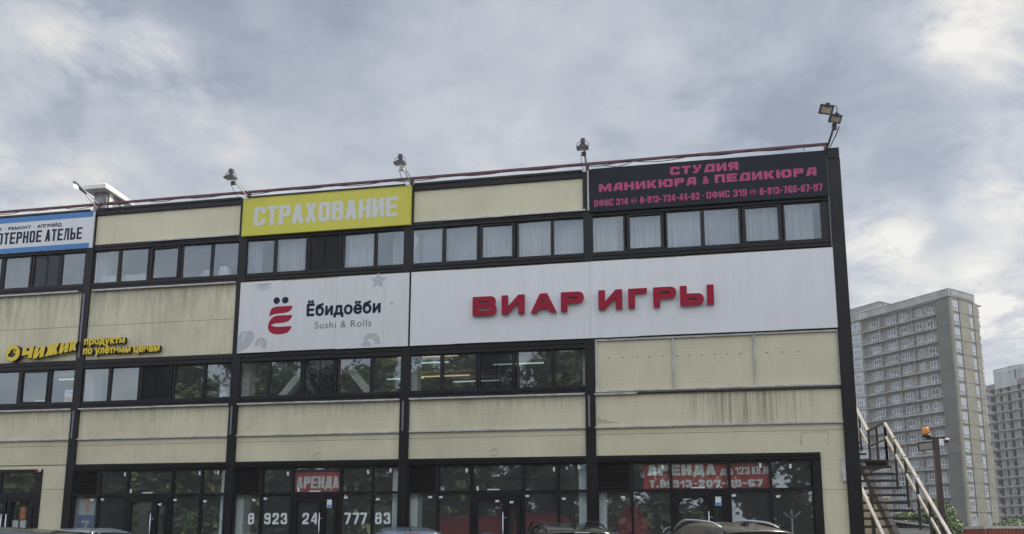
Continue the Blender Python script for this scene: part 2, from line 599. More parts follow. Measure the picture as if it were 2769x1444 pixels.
    if c == 'Ч':
        return [(P([(W - v, 0), (W, 0), (W, H), (W - v, H), (W - v, .36 * H + t), (v, .36 * H + t, j), (v, H), (0, H), (0, .36 * H, k), (W - v, .36 * H)]), [])]
    if c == 'Ж':
        s = .5 * v
        cx = W / 2
        return [([(0, 0), (v * .95, 0), (cx - s, .40 * H), (cx - s, 0), (cx + s, 0), (cx + s, .40 * H), (W - v * .95, 0), (W, 0), (cx + s + v * .55, .51 * H), (W - .02 * W, H), (W - .02 * W - v * .95, H), (cx + s, .62 * H), (cx + s, H), (cx - s, H), (cx - s, .62 * H), (.02 * W + v * .95, H), (.02 * W, H), (cx - s - v * .55, .51 * H)], [])]
    if c == '-':
        return [(rc(0, .36 * H, W, .36 * H + t), [])]
    if c == '.':
        return [(rc(0, 0, W, min(W, H)), [])]
    if c == '·':
        return [(rr(0, .42 * H, W, .42 * H + W, W * .5), [])]
    return []


RELW = {'М': 1.3, 'Ю': 1.45, 'Ы': 1.3, 'Ф': 1.25, 'Д': 1.1, '1': .62, '-': .62, '.': .34, '·': .3, 'Г': .85, 'Т': .92, ' ': .45}


def lay(txt, x0, x1, gap=0.14):
    """x spans of each character so that the line fills x0..x1"""
    wid = [RELW.get(c, 1.0) for c in txt]
    tot = sum(wid) + gap * (len(txt) - 1)
    u = (x1 - x0) / tot
    x = x0
    out = []
    for c, w in zip(txt, wid):
        if c != ' ':
            out.append((c, x, w * u))
        x += (w + gap) * u
    return out


def put(mb, spans, z, H, v, t, k, y0, y1, tech=False, side=None, face=None):
    for c, x, w in spans:
        for o, hs in glyph(c, w, H, min(v, w * .42), t, k, tech):
            mb.prism([(x + a, z + b) for a, b in o], [[(x + a, z + b) for a, b in h] for h in hs], y0, y1, side, face)
    return mb


def font_mesh(txt, bold=0.0, spacing=1.0):
    """outline text in the built-in font as flat polygons: verts (x,y) and faces, scaled to the unit box of its bounds"""
    cu = bpy.data.curves.new('text', 'FONT')
    cu.body = txt
    cu.size = 1.0
    cu.offset = bold
    cu.space_character = spacing
    cu.resolution_u = 4
    ob = bpy.data.objects.new('text', cu)
    COL.objects.link(ob)
    dg = bpy.context.evaluated_depsgraph_get()
    ev = ob.evaluated_get(dg)
    me = ev.to_mesh()
    vs = [(v.co.x, v.co.y) for v in me.vertices]
    fs = [tuple(p.vertices) for p in me.polygons]
    ev.to_mesh_clear()
    bpy.data.objects.remove(ob)
    bpy.data.curves.remove(cu)
    return vs, fs


def font_put(mb, fm, x0, x1, z0, z1, y, depth=0.0, shear=0.0, rise=0.0, side=None, face=None):
    vs, fs = fm
    ax, bx = min(v[0] for v in vs), max(v[0] for v in vs)
    ay, by = min(v[1] for v in vs), max(v[1] for v in vs)
    sx, sz = (x1 - x0) / (bx - ax), (z1 - z0) / (by - ay)
    P = [(x0 + (v[0] - ax) * sx + shear * (v[1] - ay) * sz, z0 + (v[1] - ay) * sz + rise * (v[0] - ax) * sx) for v in vs]
    old = mb.cur
    if face is not None:
        mb.cur = face
    F = []
    for f in fs:
        ar = sum(P[f[i]][0] * P[f[(i + 1) % len(f)]][1] - P[f[(i + 1) % len(f)]][0] * P[f[i]][1] for i in range(len(f)))
        F.append(f if ar > 0 else tuple(reversed(f)))
    mb.add([(p[0], y, p[1]) for p in P], F)
    if depth:
        if side is not None:
            mb.cur = side
        ec = {}
        for f in F:
            for i in range(len(f)):
                e = (f[i], f[(i + 1) % len(f)])
                ec[e] = 1
        for (a, b) in list(ec):
            if (b, a) not in ec:
                mb.add([(P[a][0], y, P[a][1]), (P[b][0], y, P[b][1]), (P[b][0], y + depth, P[b][1]), (P[a][0], y + depth, P[a][1])], [(3, 2, 1, 0)])
    mb.cur = old
    return mb


def font_bold(mb, txt, x0, x1, z0, z1, y, e, depth=0.0, shear=0.0, rise=0.0, side=None, face=None, spacing=1.0):
    """heavier weight: the outline repeated round a small circle, each copy a hair behind the last"""
    fm = font_mesh(txt, 0.0, spacing)
    n = 8
    for i in range(n + 1):
        a = 2 * PI * i / n
        dx, dz = (e * math.cos(a), e * math.sin(a)) if i else (0, 0)
        if i:
            a = 2 * PI * (i - 1) / n
            dx, dz = e * math.cos(a), e * math.sin(a)
        font_put(mb, fm, x0 + e + dx, x1 - e + dx, z0 + e + dz, z1 - e + dz, y + .0004 * i, depth, shear, rise, side, face)
    return mb


def disc(cx, cz, rx, rz=None, n=24, a0=0, a1=2 * PI):
    rz = rz or rx
    return [(cx + rx * math.cos(a0 + (a1 - a0) * i / n), cz + rz * math.sin(a0 + (a1 - a0) * i / n)) for i in range(n if abs(a1 - a0 - 2 * PI) < 1e-6 else n + 1)]

# ------------------------------------------------------------------ materials
def cladding(name, streak=0.0, sx=None, top=None, scale=(7.0, 1.0, 0.55), blotch=0.12, seed=0.0):
    """cream sandwich panel: fine horizontal ribs, weathering; streak: dirt that has run down from the ledge above"""
    m = bpy.data.materials.new(name)
    MATS[name] = m
    m.use_nodes = True
    t = m.node_tree
    L = t.links.new
    b = t.nodes['Principled BSDF']
    b.inputs['Roughness'].default_value = 0.55
    b.inputs['Specular IOR Level'].default_value = 0.3
    g = nn(t, 'ShaderNodeNewGeometry')
    sp = nn(t, 'ShaderNodeSeparateXYZ')
    L(g.outputs['Position'], sp.inputs[0])

    def noise(sc, scale, det=5, rough=.6):
        mp = nn(t, 'ShaderNodeMapping')
        mp.inputs['Scale'].default_value = sc
        mp.inputs['Location'].default_value = (seed, seed * 2, seed * 3)
        L(g.outputs['Position'], mp.inputs[0])
        n = nn(t, 'ShaderNodeTexNoise')
        n.inputs['Scale'].default_value = scale
        n.inputs['Detail'].default_value = det
        n.inputs['Roughness'].default_value = rough
        L(mp.outputs[0], n.inputs['Vector'])
        return n.outputs['Fac']
    big = noise((1, 1, 1), 0.55, 5, .62)
    rib = nn(t, 'ShaderNodeTexWave', wave_type='BANDS', bands_direction='Z', wave_profile='TRI')
    rib.inputs['Scale'].default_value = 3.2
    rib.inputs['Distortion'].default_value = 0
    L(g.outputs['Position'], rib.inputs['Vector'])
    fine = noise((2.0, 1, .25), 3.0, 6)
    mixf = mth(t, 'MULTIPLY_ADD', big, 0.7, mth(t, 'MULTIPLY', fine, 0.3))
    r = nn(t, 'ShaderNodeValToRGB')
    base = Vector((0.685, 0.622, 0.435))
    r.color_ramp.elements[0].position = .36
    r.color_ramp.elements[0].color = (*(base * (1 - blotch)), 1)
    r.color_ramp.elements[1].position = .62
    r.color_ramp.elements[1].color = (*(base * (1 + blotch * .35)), 1)
    L(mixf, r.inputs[0])
    mul = nn(t, 'ShaderNodeMix', data_type='RGBA', blend_type='MULTIPLY')
    mul.inputs['Factor'].default_value = 1.0
    rr_ = nn(t, 'ShaderNodeMapRange')
    L(rib.outputs['Fac'], rr_.inputs[0])
    rr_.inputs[3].default_value = 0.975
    rr_.inputs[4].default_value = 1.0
    L(r.outputs[0], mul.inputs['A'])
    cmb = nn(t, 'ShaderNodeCombineXYZ')
    for i in range(3):
        L(rr_.outputs[0], cmb.inputs[i])
    L(cmb.outputs[0], mul.inputs['B'])
    col = mul.outputs['Result']
    if streak:
        s = noise(scale, 1.6, 7, .68)
        if sx:
            d = mth(t, 'ABSOLUTE', mth(t, 'SUBTRACT', sp.outputs[0], sx[0]))
            w = nn(t, 'ShaderNodeMapRange', interpolation_type='SMOOTHSTEP')
            L(d, w.inputs[0])
            w.inputs[1].default_value = sx[1]
            w.inputs[2].default_value = 0
            w.inputs[3].default_value = sx[2]
            w.inputs[4].default_value = 1
            s = mth(t, 'MULTIPLY', s, w.outputs[0])
        if top:
            w = nn(t, 'ShaderNodeMapRange', interpolation_type='SMOOTHSTEP')
            L(sp.outputs[2], w.inputs[0])
            w.inputs[1].default_value = top[0]
            w.inputs[2].default_value = top[1]
            w.inputs[3].default_value = top[2]
            w.inputs[4].default_value = 1.0
            s = mth(t, 'MULTIPLY', s, w.outputs[0])
        f = nn(t, 'ShaderNodeMapRange')
        L(s, f.inputs[0])
        f.inputs[1].default_value = 0.36
        f.inputs[2].default_value = 0.66
        f.inputs[3].default_value = 0
        f.inputs[4].default_value = streak
        mx = nn(t, 'ShaderNodeMix', data_type='RGBA')
        L(f.outputs[0], mx.inputs['Factor'])
        L(col, mx.inputs['A'])
        mx.inputs['B'].default_value = (0.13, 0.118, 0.088, 1)
        col = mx.outputs['Result']
    L(col, b.inputs['Base Color'])
    bp = nn(t, 'ShaderNodeBump')
    bp.inputs['Strength'].default_value = 0.10
    bp.inputs['Distance'].default_value = 0.01
    L(rib.outputs['Fac'], bp.inputs['Height'])
    L(bp.outputs[0], b.inputs['Normal'])
    return m


M_CLAD = cladding('cream_cladding')
M_CLAD_B = cladding('cream_cladding_weathered', .36, None, (4.2, 5.3, .55), (6, 1, .45), .16, 2.0)
M_CLAD_ST = cladding('cream_cladding_streaked', .95, (18.9, 2.6, .62), (4.1, 5.2, .86), (9, 1, .22), .12, 5.0)
M_CLAD_UP = cladding('cream_cladding_dirty', .50, None, (7.45, 8.75, .70), (4.5, 1, .55), .20, 9.0)
M_DARK = mat('dark_brown_trim', (0.019, 0.0175, 0.018), .42, noise=.3, nscale=1.3, spec=.22)
M_DARK2 = mat('dark_grey_trim', (0.021, 0.0195, 0.0205), .42, noise=.2, nscale=2, spec=.25)
M_ZINC = mat('zinc_drip_edge', (0.52, 0.51, 0.48), .5, .1, noise=.35, nscale=4, stretch=(1, 1, 1))
M_ZINCD = mat('zinc_strip', (0.20, 0.20, 0.22), .45, .3)
M_GLASS_UP = glass('window_glass', (0.86, 0.90, 0.92), 2.3, .02, 0.06)
M_GLASS_SF = glass('shop_glass', (0.92, 0.95, 0.93), 2.45, .03, 0.065)
def mesh_screen(name, opac):
    m = mat(name, (0.022, 0.023, 0.024), .8, spec=.1)
    m.node_tree.nodes['Principled BSDF'].inputs['Alpha'].default_value = opac
    return m


M_SCREEN = mesh_screen('insect_screen', .80)
M_SCREENL = mesh_screen('insect_screen_fine', .55)
M_INT_WALL = mat('interior_wall', (0.42, 0.42, 0.40), .8)
M_INT_CEIL = mat('interior_ceiling', (0.55, 0.55, 0.53), .8)
M_INT_FLOOR = mat('interior_floor', (0.16, 0.15, 0.14), .5)
M_CREAM = mat('cream_steel', (0.72, 0.70, 0.62), .5)
M_WHITECOL = mat('white_board', (0.80, 0.83, 0.84), .6, noise=.06)
M_CURT = mat('curtain_fabric', (0.33, 0.335, 0.335), .9, noise=.25, nscale=7.0, stretch=(1.6, 1, .08))
M_CURT2 = mat('curtain_fabric_grey', (0.26, 0.275, 0.29), .9, noise=.2, nscale=7.0, stretch=(1.6, 1, .08))
M_CURTS = [M_CURT, M_CURT2, mat('curtain_fabric_cream', (0.40, 0.385, 0.35), .9, noise=.3, nscale=5.0, stretch=(1.6, 1, .08)), mat('curtain_fabric_dim', (0.20, 0.21, 0.225), .9, noise=.3, nscale=6.0, stretch=(1.6, 1, .08))]
M_STEEL = mat('brushed_steel', (0.55, 0.55, 0.54), .3, .9)
M_WHITE = mat('white_paint', (0.78, 0.78, 0.77), .5)
M_PAPER = mat('paper', (0.72, 0.73, 0.72), .7)
M_ROOF = mat('roof_membrane', (0.10, 0.10, 0.11), .8, noise=.2)
M_LAMPW = mat('lit_tube_warm', (0.9, 0.8, 0.5), .5, emit=(1.0, 0.72, 0.32), estr=.45)
M_LAMPC = mat('lit_tube_cold', (0.9, 0.95, 0.9), .5, emit=(0.80, 1.0, 0.88), estr=.38)
M_BLACK = mat('black_plastic', (0.012, 0.012, 0.013), .45)

# ------------------------------------------------------------------ ground
def ground():
    b = MB()
    b.box(-400, 400, -110, 400, -0.5, 0.0)
    m = mat('asphalt', (0.052, 0.052, 0.054), .85, noise=.3, nscale=1.2, bump=.3, bscale=60)
    tag(b.build('ground', m), 'grey asphalt car park in front of the shops', 'ground', kind='structure')
    b = MB()
    b.box(-14, 21.3, -1.9, -0.06, 0.0, 0.12)
    m2 = mat('concrete_paving', (0.27, 0.26, 0.25), .8, noise=.2, nscale=2)
    tag(b.build('pavement', m2), 'raised concrete pavement along the shop front', 'pavement', kind='structure')
    b = MB()
    b.box(-14, 21.3, -2.05, -1.902, 0.0, 0.15)
    tag(b.build('kerb', mat('kerb_stone', (0.33, 0.32, 0.31), .8, noise=.2)), 'grey kerb between pavement and car park', 'kerb', kind='structure')
    b = MB()
    for i in range(14):
        b.box(-12 + 2.6 * i, -11.88 + 2.6 * i, -7.2, -2.2, 0.0, 0.004)
    tag(b.build('parking_marking', mat('road_paint', (0.7, 0.7, 0.68), .7, noise=.2, nscale=6)), 'worn white parking bay lines', 'marking', kind='structure')


ground()

# ------------------------------------------------------------------ the commercial building
BLD = empty('commercial_building', (0, 0, 0))
tag(BLD, 'three storey commercial building with cream panels, dark brown trim and ribbon windows', 'building')
BAY = [-2, -1, 0, 1, 2, 3]


def part(name, mb, m, parent=BLD):
    return mb.build(name, m, parent)


def bx(name, m, *a, parent=BLD):
    b = MB()
    b.box(*a)
    return part(name, b, m, parent)


XE = 21.15          # inner edge of the corner pier
def bay_x(k):
    return 5 * k + .13, (5 * k + 4.87 if k < 3 else XE)


# shell, slabs, roof
bx('floor_slab', M_INT_FLOOR, -10, 21.1, .12, 9, -.02, .12)
bx('floor_slab', M_INT_CEIL, -10, 21.1, .12, 9, 3.62, 4.25)
bx('floor_slab', M_INT_CEIL, -10, 21.1, .12, 9, 6.95, 7.75)
bx('roof', M_ROOF, -10, 21.35, .32, 14, 10.75, 11.06)
bx('back_wall', M_INT_WALL, -10, 21.1, 9.0, 9.2, .12, 10.74)
b = MB()
b.box(21.16, 21.46, .30, 14, 0, 11.2)
part('side_wall', b, M_CLAD)
bx('side_wall', M_CLAD, -10.2, -10.0, .13, 14, 0, 11.2)
bx('rear_wall', M_CLAD, -10, 21.15, 13.8, 14.0, 0, 11.2)
# partitions between rooms
for k in (0, 1, 2, 3):
    b = MB()
    b.box(5 * k - .05, 5 * k + .05, .95, 9, 7.76, 10.74)
    part('partition', b, M_INT_WALL)
bx('partition', M_INT_WALL, 5 * 0 - .05, 5 * 0 + .05, .95, 9, 4.26, 6.94)
bx('partition', M_INT_WALL, 15.0, 15.1, .35, 9, 4.26, 6.94)
bx('partition', M_INT_WALL, -10, 21, 4.5, 4.6, 7.76, 10.74)

# columns outside (dark covers) and inside (cream)
for k in range(-2, 4):
    b = MB()
    b.box(5 * k - .128, 5 * k + .128, -.058, .12, 0, 11.2)
    part('column_cover', b, M_DARK)
b = MB()
b.box(21.155, 21.455, -.07, .29, 0, 11.02)
b.box(21.14, 21.44, -.09, .29, 11.03, 11.30)
b.box(21.135, 21.153, -.085, .1, 0, 11.02)
part('corner_pier', b, M_DARK)
bx('joint_strip', M_ZINCD, 21.118, 21.133, -.088, 0, 6.6, 11.1)
bx('meter_box', M_ZINC, 21.03, 21.12, -.06, .02, 2.75, 3.32)
for k in (0, 1, 2, 3):
    bx('joint_strip', M_ZINCD, 5 * k - .06, 5 * k - .012, -.072, -.05, 4.22, 5.03)
bx('joint_strip', M_ZINCD, -.06, -.012, -.072, -.05, 6.62, 8.58)
bx('joint_strip', M_ZINC, 14.995, 15.04, -.082, -.05, 10.08, 11.22)
for k in range(-2, 4):
    x = 5 * k
    b = MB()
    b.box(x - .22, x + .22, .35, .72, 4.26, 6.94)
    b.box(x - .22, x + .22, .35, .72, 7.76, 10.74)
    part('interior_column', b, M_CREAM)
    b = MB()
    b.box(x - .34, x + .36, .16, .6, .12, 3.60)
    part('interior_column', b, M_WHITECOL)
# chevron braces
for z0, z1 in ((4.26, 6.94), (7.76, 10.74)):
    for a, c in ((5.25, 7.5), (9.75, 7.5)):
        b = MB()
        b.bar((a, .55, z0), (c, .55, z1), .2, .22, (0, 1, 0))
        part('diagonal_brace', b, M_CREAM)

# horizontal dark bands
BANDS = [(9.905, 10.105), (8.68, 8.898), (6.29, 6.555), (5.10, 5.298), (3.30, 3.465)]
for k in BAY:
    x0, x1 = bay_x(k)
    b = MB()
    b.box(x0, x1, -.040, .1, 11.04, 11.20)
    b.box(x0, x1, -.065, .1, 11.20, 11.262)
    b.box(x0, x1, -.052, -.0405, 11.05, 11.075)
    part('parapet_trim', b, M_DARK)
    for i, (z0, z1) in enumerate(BANDS):
        if k == 3 and i in (2, 3):
            continue
        if k in (-1, -2) and i == 4:
            continue
        xr = 20.56 if (k == 3 and i == 4) else x1
        b = MB()
        b.box(x0, xr, -.040, .11, z0, z1)
        zm = z0 + (z1 - z0) * .52
        b.box(x0, xr, -.062, -.0405, zm, zm + .028)
        b.box(x0, xr, -.075, -.0405, z0 + .008, z0 + .03)
        part('trim_band', b, M_DARK)


def drip(x0, x1, z, y=-.1, h=.028, m=M_ZINC):
    b = MB()
    random.seed(int(x0 * 10 + z * 7))
    n = max(1, int((x1 - x0) / 1.9))
    for i in range(n):
        a, c = x0 + (x1 - x0) * i / n, x0 + (x1 - x0) * (i + 1) / n
        dz = random.uniform(-.004, .004)
        b.box(a, c - .004, y, -.0005, z + dz, z + h + dz)
        b.box(a + .01, c - .02, y, y + .006, z + dz - .014, z + dz - .0005)
    part('drip_edge', b, m)


# cladding panels with their drip edges
def panel(k, x0, x1, z0, z1, m, seams=()):
    b = MB()
    zs = [z0] + list(seams) + [z1]
    for i in range(len(zs) - 1):
        b.box(x0, x1, 0.0, .1, zs[i] + (.006 if i else 0), zs[i + 1] - (.006 if i < len(zs) - 2 else 0))
    if seams:
        b.box(x0 + .01, x1 - .01, .02, .09, z0 + .01, z1 - .01)
    part('cladding_panel', b, m)


for k in BAY:
    x0, x1 = bay_x(k)
    panel(k, x0, x1, 10.106, 11.04, M_CLAD)
    panel(k, x0, x1, 6.556, 8.679, M_CLAD_UP, (7.592,))
    # bright drip strips, some only part of the width
    if k in (0,):
        drip(x0 + .1, x1, 8.652)
        drip(2.0, x1 - .1, 10.085)
    elif k < 0:
        drip(x0, x1 - .1, 8.652)
    if k == 2:
        drip(10.95, 14.95, 10.085)
    if k < 3:
        low = 3.466 if k >= 0 else 3.44
        panel(k, x0, x1, low, 5.099, M_CLAD_B, (4.012,))
        drip(x0 + (.0 if k != -1 else -.0), x1, 5.072)
        drip(x0, x1, 4.188, -.06, .022)
        b = MB()
        b.box(x0, x1, -.012, -.0005, 3.455, 3.468)
        part('drip_edge', b, M_DARK)
    # rooftop edge flashing
    if k in (0, 2):
        drip(x0 + .7, x1, 11.264, -.06, .012)
# cladding of the right-hand bay
panel(3, 15.13, XE, 5.06, 6.556, M_CLAD)
panel(3, 15.13, XE, 4.196, 5.059, M_CLAD_ST)
panel(3, 15.13, XE, 3.466, 4.195, M_CLAD, (4.012,))
panel(3, 20.57, XE, .12, 3.4655, M_CLAD, (1.30, 2.55))
drip(15.1, XE, 4.188, -.06, .022)
drip(15.1, 16.2, 5.052, -.085)
b = MB()
b.box(16.2, XE, -.06, -.0005, 5.045, 5.075)
b.box(15.13, XE, -.06, -.0005, 6.53, 6.565)
part('drip_edge', b, M_DARK)
# left bay, ground floor: wall around the shop entrance
panel(-1, -.915, -.13, .12, 3.4395, M_CLAD, (1.30, 2.75))
panel(-1, -4.87, -3.25, .12, 3.4395, M_CLAD, (1.30, 2.75))
panel(-1, -3.249, -.916, 3.345, 3.4395, M_CLAD)
panel(-2, -9.87, -5.13, .12, 3.4395, M_CLAD, (1.30, 2.75))


# stains: rings left by old fixings, a smear, outline of an old notice
def stain(polys, m, y=-.004):
    b = MB()
    for o, hs in polys:
        b.prism(o, hs, y, None)
    return part('stain', b, m)


M_STAIN = mat('dirt_stain', (0.19, 0.175, 0.125), .8, noise=.45, nscale=9)
M_STAIN2 = mat('faint_stain', (0.53, 0.49, 0.355), .8, noise=.35, nscale=9)
for cx in (7.56, 12.47):
    stain([(disc(cx, 3.61, .115, .10), [disc(cx + .01, 3.61, .092, .078)]), (disc(cx, 3.66, .085, .018, 12), [])], M_STAIN2)
stain([([(15.17, 4.31), (15.75, 4.305), (15.5, 4.36), (15.3, 4.42), (15.2, 4.47), (15.165, 4.42)], [])], M_STAIN2)
stain([([(20.12, 3.98), (20.78, 3.99), (20.78, 3.955), (20.14, 3.945)], []), ([(20.12, 3.64), (20.135, 3.94), (20.165, 3.94), (20.16, 3.64)], []), ([(20.75, 3.64), (20.76, 3.95), (20.785, 3.95), (20.785, 3.64)], [])], M_STAIN2)
b = MB()
for i, x in enumerate([15.5, 15.84, 16.23, 16.53, 16.86, 17.22, 17.53, 17.85, 18.17, 18.48, 18.8, 19.44, 19.82, 20.18]):
    b.prism(disc(x, 6.02 - .002 * i, .017, n=8), [], -.004, None)
part('fixing_hole', b, M_BLACK)
# aluminium frame left from a sign
b = MB()
for x in (15.165, 17.13, 19.13, 21.125):
    b.box(x - .022, x + .022, -.05, -.001, 5.16, 6.47)
b.box(15.14, 21.15, -.052, -.001, 6.471, 6.515)
b.box(15.14, 21.15, -.052, -.001, 5.115, 5.159)
part('sign_frame', b, M_ZINC)


# ------------------------------------------------------------------ ribbon windows
def curtain_mesh(x0, x1, z0, z1, y, amp=.022, wl=.11, seed=0):
    b = MB()
    random.seed(seed)
    n = max(8, int((x1 - x0) / wl * 6))
    ph = random.uniform(0, 6)
    vs, fs = [], []
    for i in range(n + 1):
        x = x0 + (x1 - x0) * i / n
        yy = y + amp * (math.sin(2 * PI * (x - x0) / wl + ph) + .6 * math.sin(2 * PI * (x - x0) / (wl * 1.73) + ph * 2))
        vs += [(x, yy, z0), (x, yy, z1)]
    for i in range(n):
        fs.append((2 * i, 2 * i + 2, 2 * i + 3, 2 * i + 1))
    b.add(vs, fs, True)
    return b


def window(x0, x1, z0, z1, typ, seed, curtain=None):
    """one light of the ribbon: frame with pane; typ 'fixed', 'sash' or 'screen'"""
    f = MB()
    e = .0495
    f.box(x0 - e, x0, -.028, .085, z0 - .01, z1 + .01)
    f.box(x1, x1 + e, -.028, .085, z0 - .01, z1 + .01)
    f.box(x0, x1, -.028, .085, z1, z1 + .012)
    f.box(x0, x1, -.028, .085, z0 - .012, z0)
    win = part('window', f, M_DARK2)
    a0, a1, c0, c1 = x0, x1, z0, z1
    if typ == 'sash':
        s = MB()
        w = .036
        s.box(x0, x0 + w, -.045, .05, z0, z1)
        s.box(x1 - w, x1, -.045, .05, z0, z1)
        s.box(x0 + w, x1 - w, -.045, .05, z1 - w, z1)
        s.box(x0 + w, x1 - w, -.045, .05, z0, z0 + w)
        s.build('sash', M_DARK2, win)
        a0, a1, c0, c1 = x0 + w, x1 - w, z0 + w, z1 - w
    if typ in ('screen', 'fine_screen'):
        s = MB()
        s.quad((x0, -.012, z0), (x1, -.012, z0), (x1, -.012, z1), (x0, -.012, z1))
        s.box((x0 + x1) / 2 - .008, (x0 + x1) / 2 + .008, -.024, -.013, z0, z1)
        s.box(x0, x0 + .03, -.024, -.013, z0, z1)
        s.box(x1 - .03, x1, -.024, -.013, z0, z1)
        s.build('insect_screen', [M_SCREEN if typ == 'screen' else M_SCREENL], win)
    if True:
        random.seed(seed)
        ty, tz = random.uniform(-.010, .010), random.uniform(-.007, .007)
        g = MB()
        y = .010
        g.quad((a0, y - ty - tz, c0), (a1, y + ty - tz, c0), (a1, y + ty + tz, c1), (a0, y - ty + tz, c1))
        g.build('glass_pane', M_GLASS_UP, win)
    if curtain:
        kx0, kx1, cz0, m, am = curtain
        if m is M_CURT:
            m = M_CURTS[(seed * 7 + seed // 3) % 4]
            kx0, kx1 = (0, 1) if seed % 5 else (0, .82)
        curtain_mesh(x0 + (x1 - x0) * kx0, x0 + (x1 - x0) * kx1, z0 - .1 if cz0 is None else cz0, z1 + .15, .2, am, .12, seed).build('curtain', m, win)
    return win


P5 = [(.09, .97), (1.065, 1.95), (2.07, 2.97), (3.105, 3.99), (4.08, 4.95)]
P6 = [(.08, .93), (1.07, 1.94), (2.08, 2.93), (3.03, 3.90), (4.03, 4.91), (5.04, 5.92)]
FULL = (0, 1, None, M_CURT, .022)
FULLG = (0, 1, None, M_CURT2, .018)
third = {
    -2: ['fixed', 'fixed', 'sash', 'fixed', 'fixed'], -1: ['fixed', 'fixed', 'fixed', 'fine_screen', 'fixed'], 0: ['fixed', 'fixed', 'sash', 'fixed', 'fixed'],
    1: ['fixed', 'fixed', 'screen', 'fixed', 'fixed'], 2: ['fixed', 'fixed', 'sash', 'fixed', 'fixed'], 3: ['fixed', 'sash', 'fixed', 'fixed', 'sash', 'fixed']}
tcur = {(1, 1): FULL, (1, 3): FULL, (1, 4): (.45, 1, None, M_CURT2, .015), (1, 0): (0, .45, None, M_CURT2, .015), (2, 0): (0.28, 1, None, M_CURT2, .003), (2, 1): FULL, (2, 2): FULLG, (2, 3): FULL, (2, 4): FULL,
        (3, 0): FULL, (3, 1): FULL, (3, 2): FULL, (3, 3): FULL, (3, 4): FULL, (3, 5): FULL, (0, 0): (0, .42, None, M_CURT2, .02)}
for k in BAY:
    for i, (a, c) in enumerate(P6 if k == 3 else P5):
        window(5 * k + a, 5 * k + c, 8.91, 9.893, third[k][i], 100 + 10 * k + i, tcur.get((k, i)))
second = {-2: ['fixed', 'fixed', 'sash', 'fixed', 'fixed'], -1: ['fixed', 'fixed', 'fixed', 'sash', 'fixed'], 0: ['fixed', 'fixed', 'screen', 'fixed', 'fixed'], 1: ['fixed', 'fixed', 'fine_screen', 'fixed', 'fixed'], 2: ['fixed', 'fixed', 'fine_screen', 'fixed', 'fixed']}
for k in (-2, -1, 0, 1, 2):
    for i, (a, c) in enumerate(P5):
        if k == -1 and i == 3:
            a, c = 3.07, 3.99
        window(5 * k + a, 5 * k + c, 5.31, 6.278, second[k][i], 300 + 10 * k + i)

# paper, boards and boxes that stand in the windows
bx('window_board', M_PAPER, 4.45, 4.94, .12, .14, 5.31, 5.62)
bx('window_board', M_PAPER, -1.52, -1.08, .12, .14, 5.30, 5.42)
b = MB()
for i, x in enumerate((.3, .55, .78, 1.08, 1.32, 1.56, 1.8)):
    b.box(x, x + .225, .16, .3, 8.8, 9.17 + .015 * (i % 2))
part('window_board', b, mat('grey_board', (0.42, 0.41, 0.39), .8))
bx('window_box', mat('teal_box', (0.25, 0.42, 0.40), .7), 3.62, 3.93, .15, .4, 8.88, 9.08)
bx('window_box', mat('tan_box', (0.50, 0.36, 0.25), .7), 3.68, 3.9, .16, .38, 9.081, 9.17)
b = MB()
b.prism([(4.12, 8.9), (4.52, 8.9), (4.42, 9.25), (4.2, 9.25)], [], .15, .35)
part('window_box', b, mat('pale_pink_box', (0.62, 0.50, 0.55), .6))
# torn paper in the third-floor window beside the yellow sign
b = MB()
b.prism([(10.09, 8.91), (10.13, 8.91), (10.17, 9.28), (10.2, 9.5), (10.26, 9.62), (10.24, 9.68), (10.18, 9.75), (10.17, 9.89), (10.09, 9.89)], [], .05, .055)
part('torn_paper', b, mat('torn_paper', (0.75, 0.72, 0.66), .8))
# lit ceiling tubes inside the second floor
for (x, y, l, m, ang) in ((7.0, 1.6, .95, M_LAMPW, .35), (8.35, 1.2, .9, M_LAMPC, 1.2), (9.75, 3.0, 1.3, M_LAMPC, 0), (10.0, 2.2, 1.8, M_LAMPW, 0), (12.4, 2.0, 1.8, M_LAMPW, 0), (12.5, 3.6, 1.6, M_LAMPC, 0), (9.7, 5.0, 1.8, M_LAMPW, 0), (10.6, 6.0, 1.6, M_LAMPC, 0), (-2.9, 3.4, 1.4, M_LAMPC, 0), (8.3, 5.2, 1.3, M_LAMPC, 0)):
    b = MB()
    d = Vector((math.cos(ang), math.sin(ang), 0)) * (l / 2)
    z = 6.80
    b.bar(Vector((x, y, z)) - d, Vector((x, y, z)) + d, .05, .035)
    part('ceiling_tube', b, m)
bx('window_filler', M_DARK2, 20.971, 21.134, -.028, .085, 8.90, 9.904)
bx('ceiling_tube', M_INT_CEIL, .55, .95, 1.5, 1.6, 10.6, 10.66)

# ------------------------------------------------------------------ shop fronts
M_RED = mat('red_banner', (0.50, 0.045, 0.05), .6, noise=.15, nscale=2.2)
M_LET = mat('banner_lettering', (0.68, 0.72, 0.67), .6)


def pane(parent, x0, x1, z0, z1, seed, y=.022):
    random.seed(seed)
    ty, tz = random.uniform(-.012, .012), random.uniform(-.010, .010)
    g = MB()
    g.quad((x0, y - ty - tz, z0), (x1, y + ty - tz, z0), (x1, y + ty + tz, z1), (x0, y - ty + tz, z1))
    return g.build('glass_pane', M_GLASS_SF, parent)


def sticker(parent, x, z, w, h, ang=0.0, y=-.012):
    b = MB()
    ca, sa = math.cos(ang), math.sin(ang)
    b.quad(*[(x + i * w / 2 * ca - j * h / 2 * sa, y, z + i * w / 2 * sa + j * h / 2 * ca) for i, j in ((-1, -1), (1, -1), (1, 1), (-1, 1))])
    return b.build('paper_sticker', M_PAPER, parent)


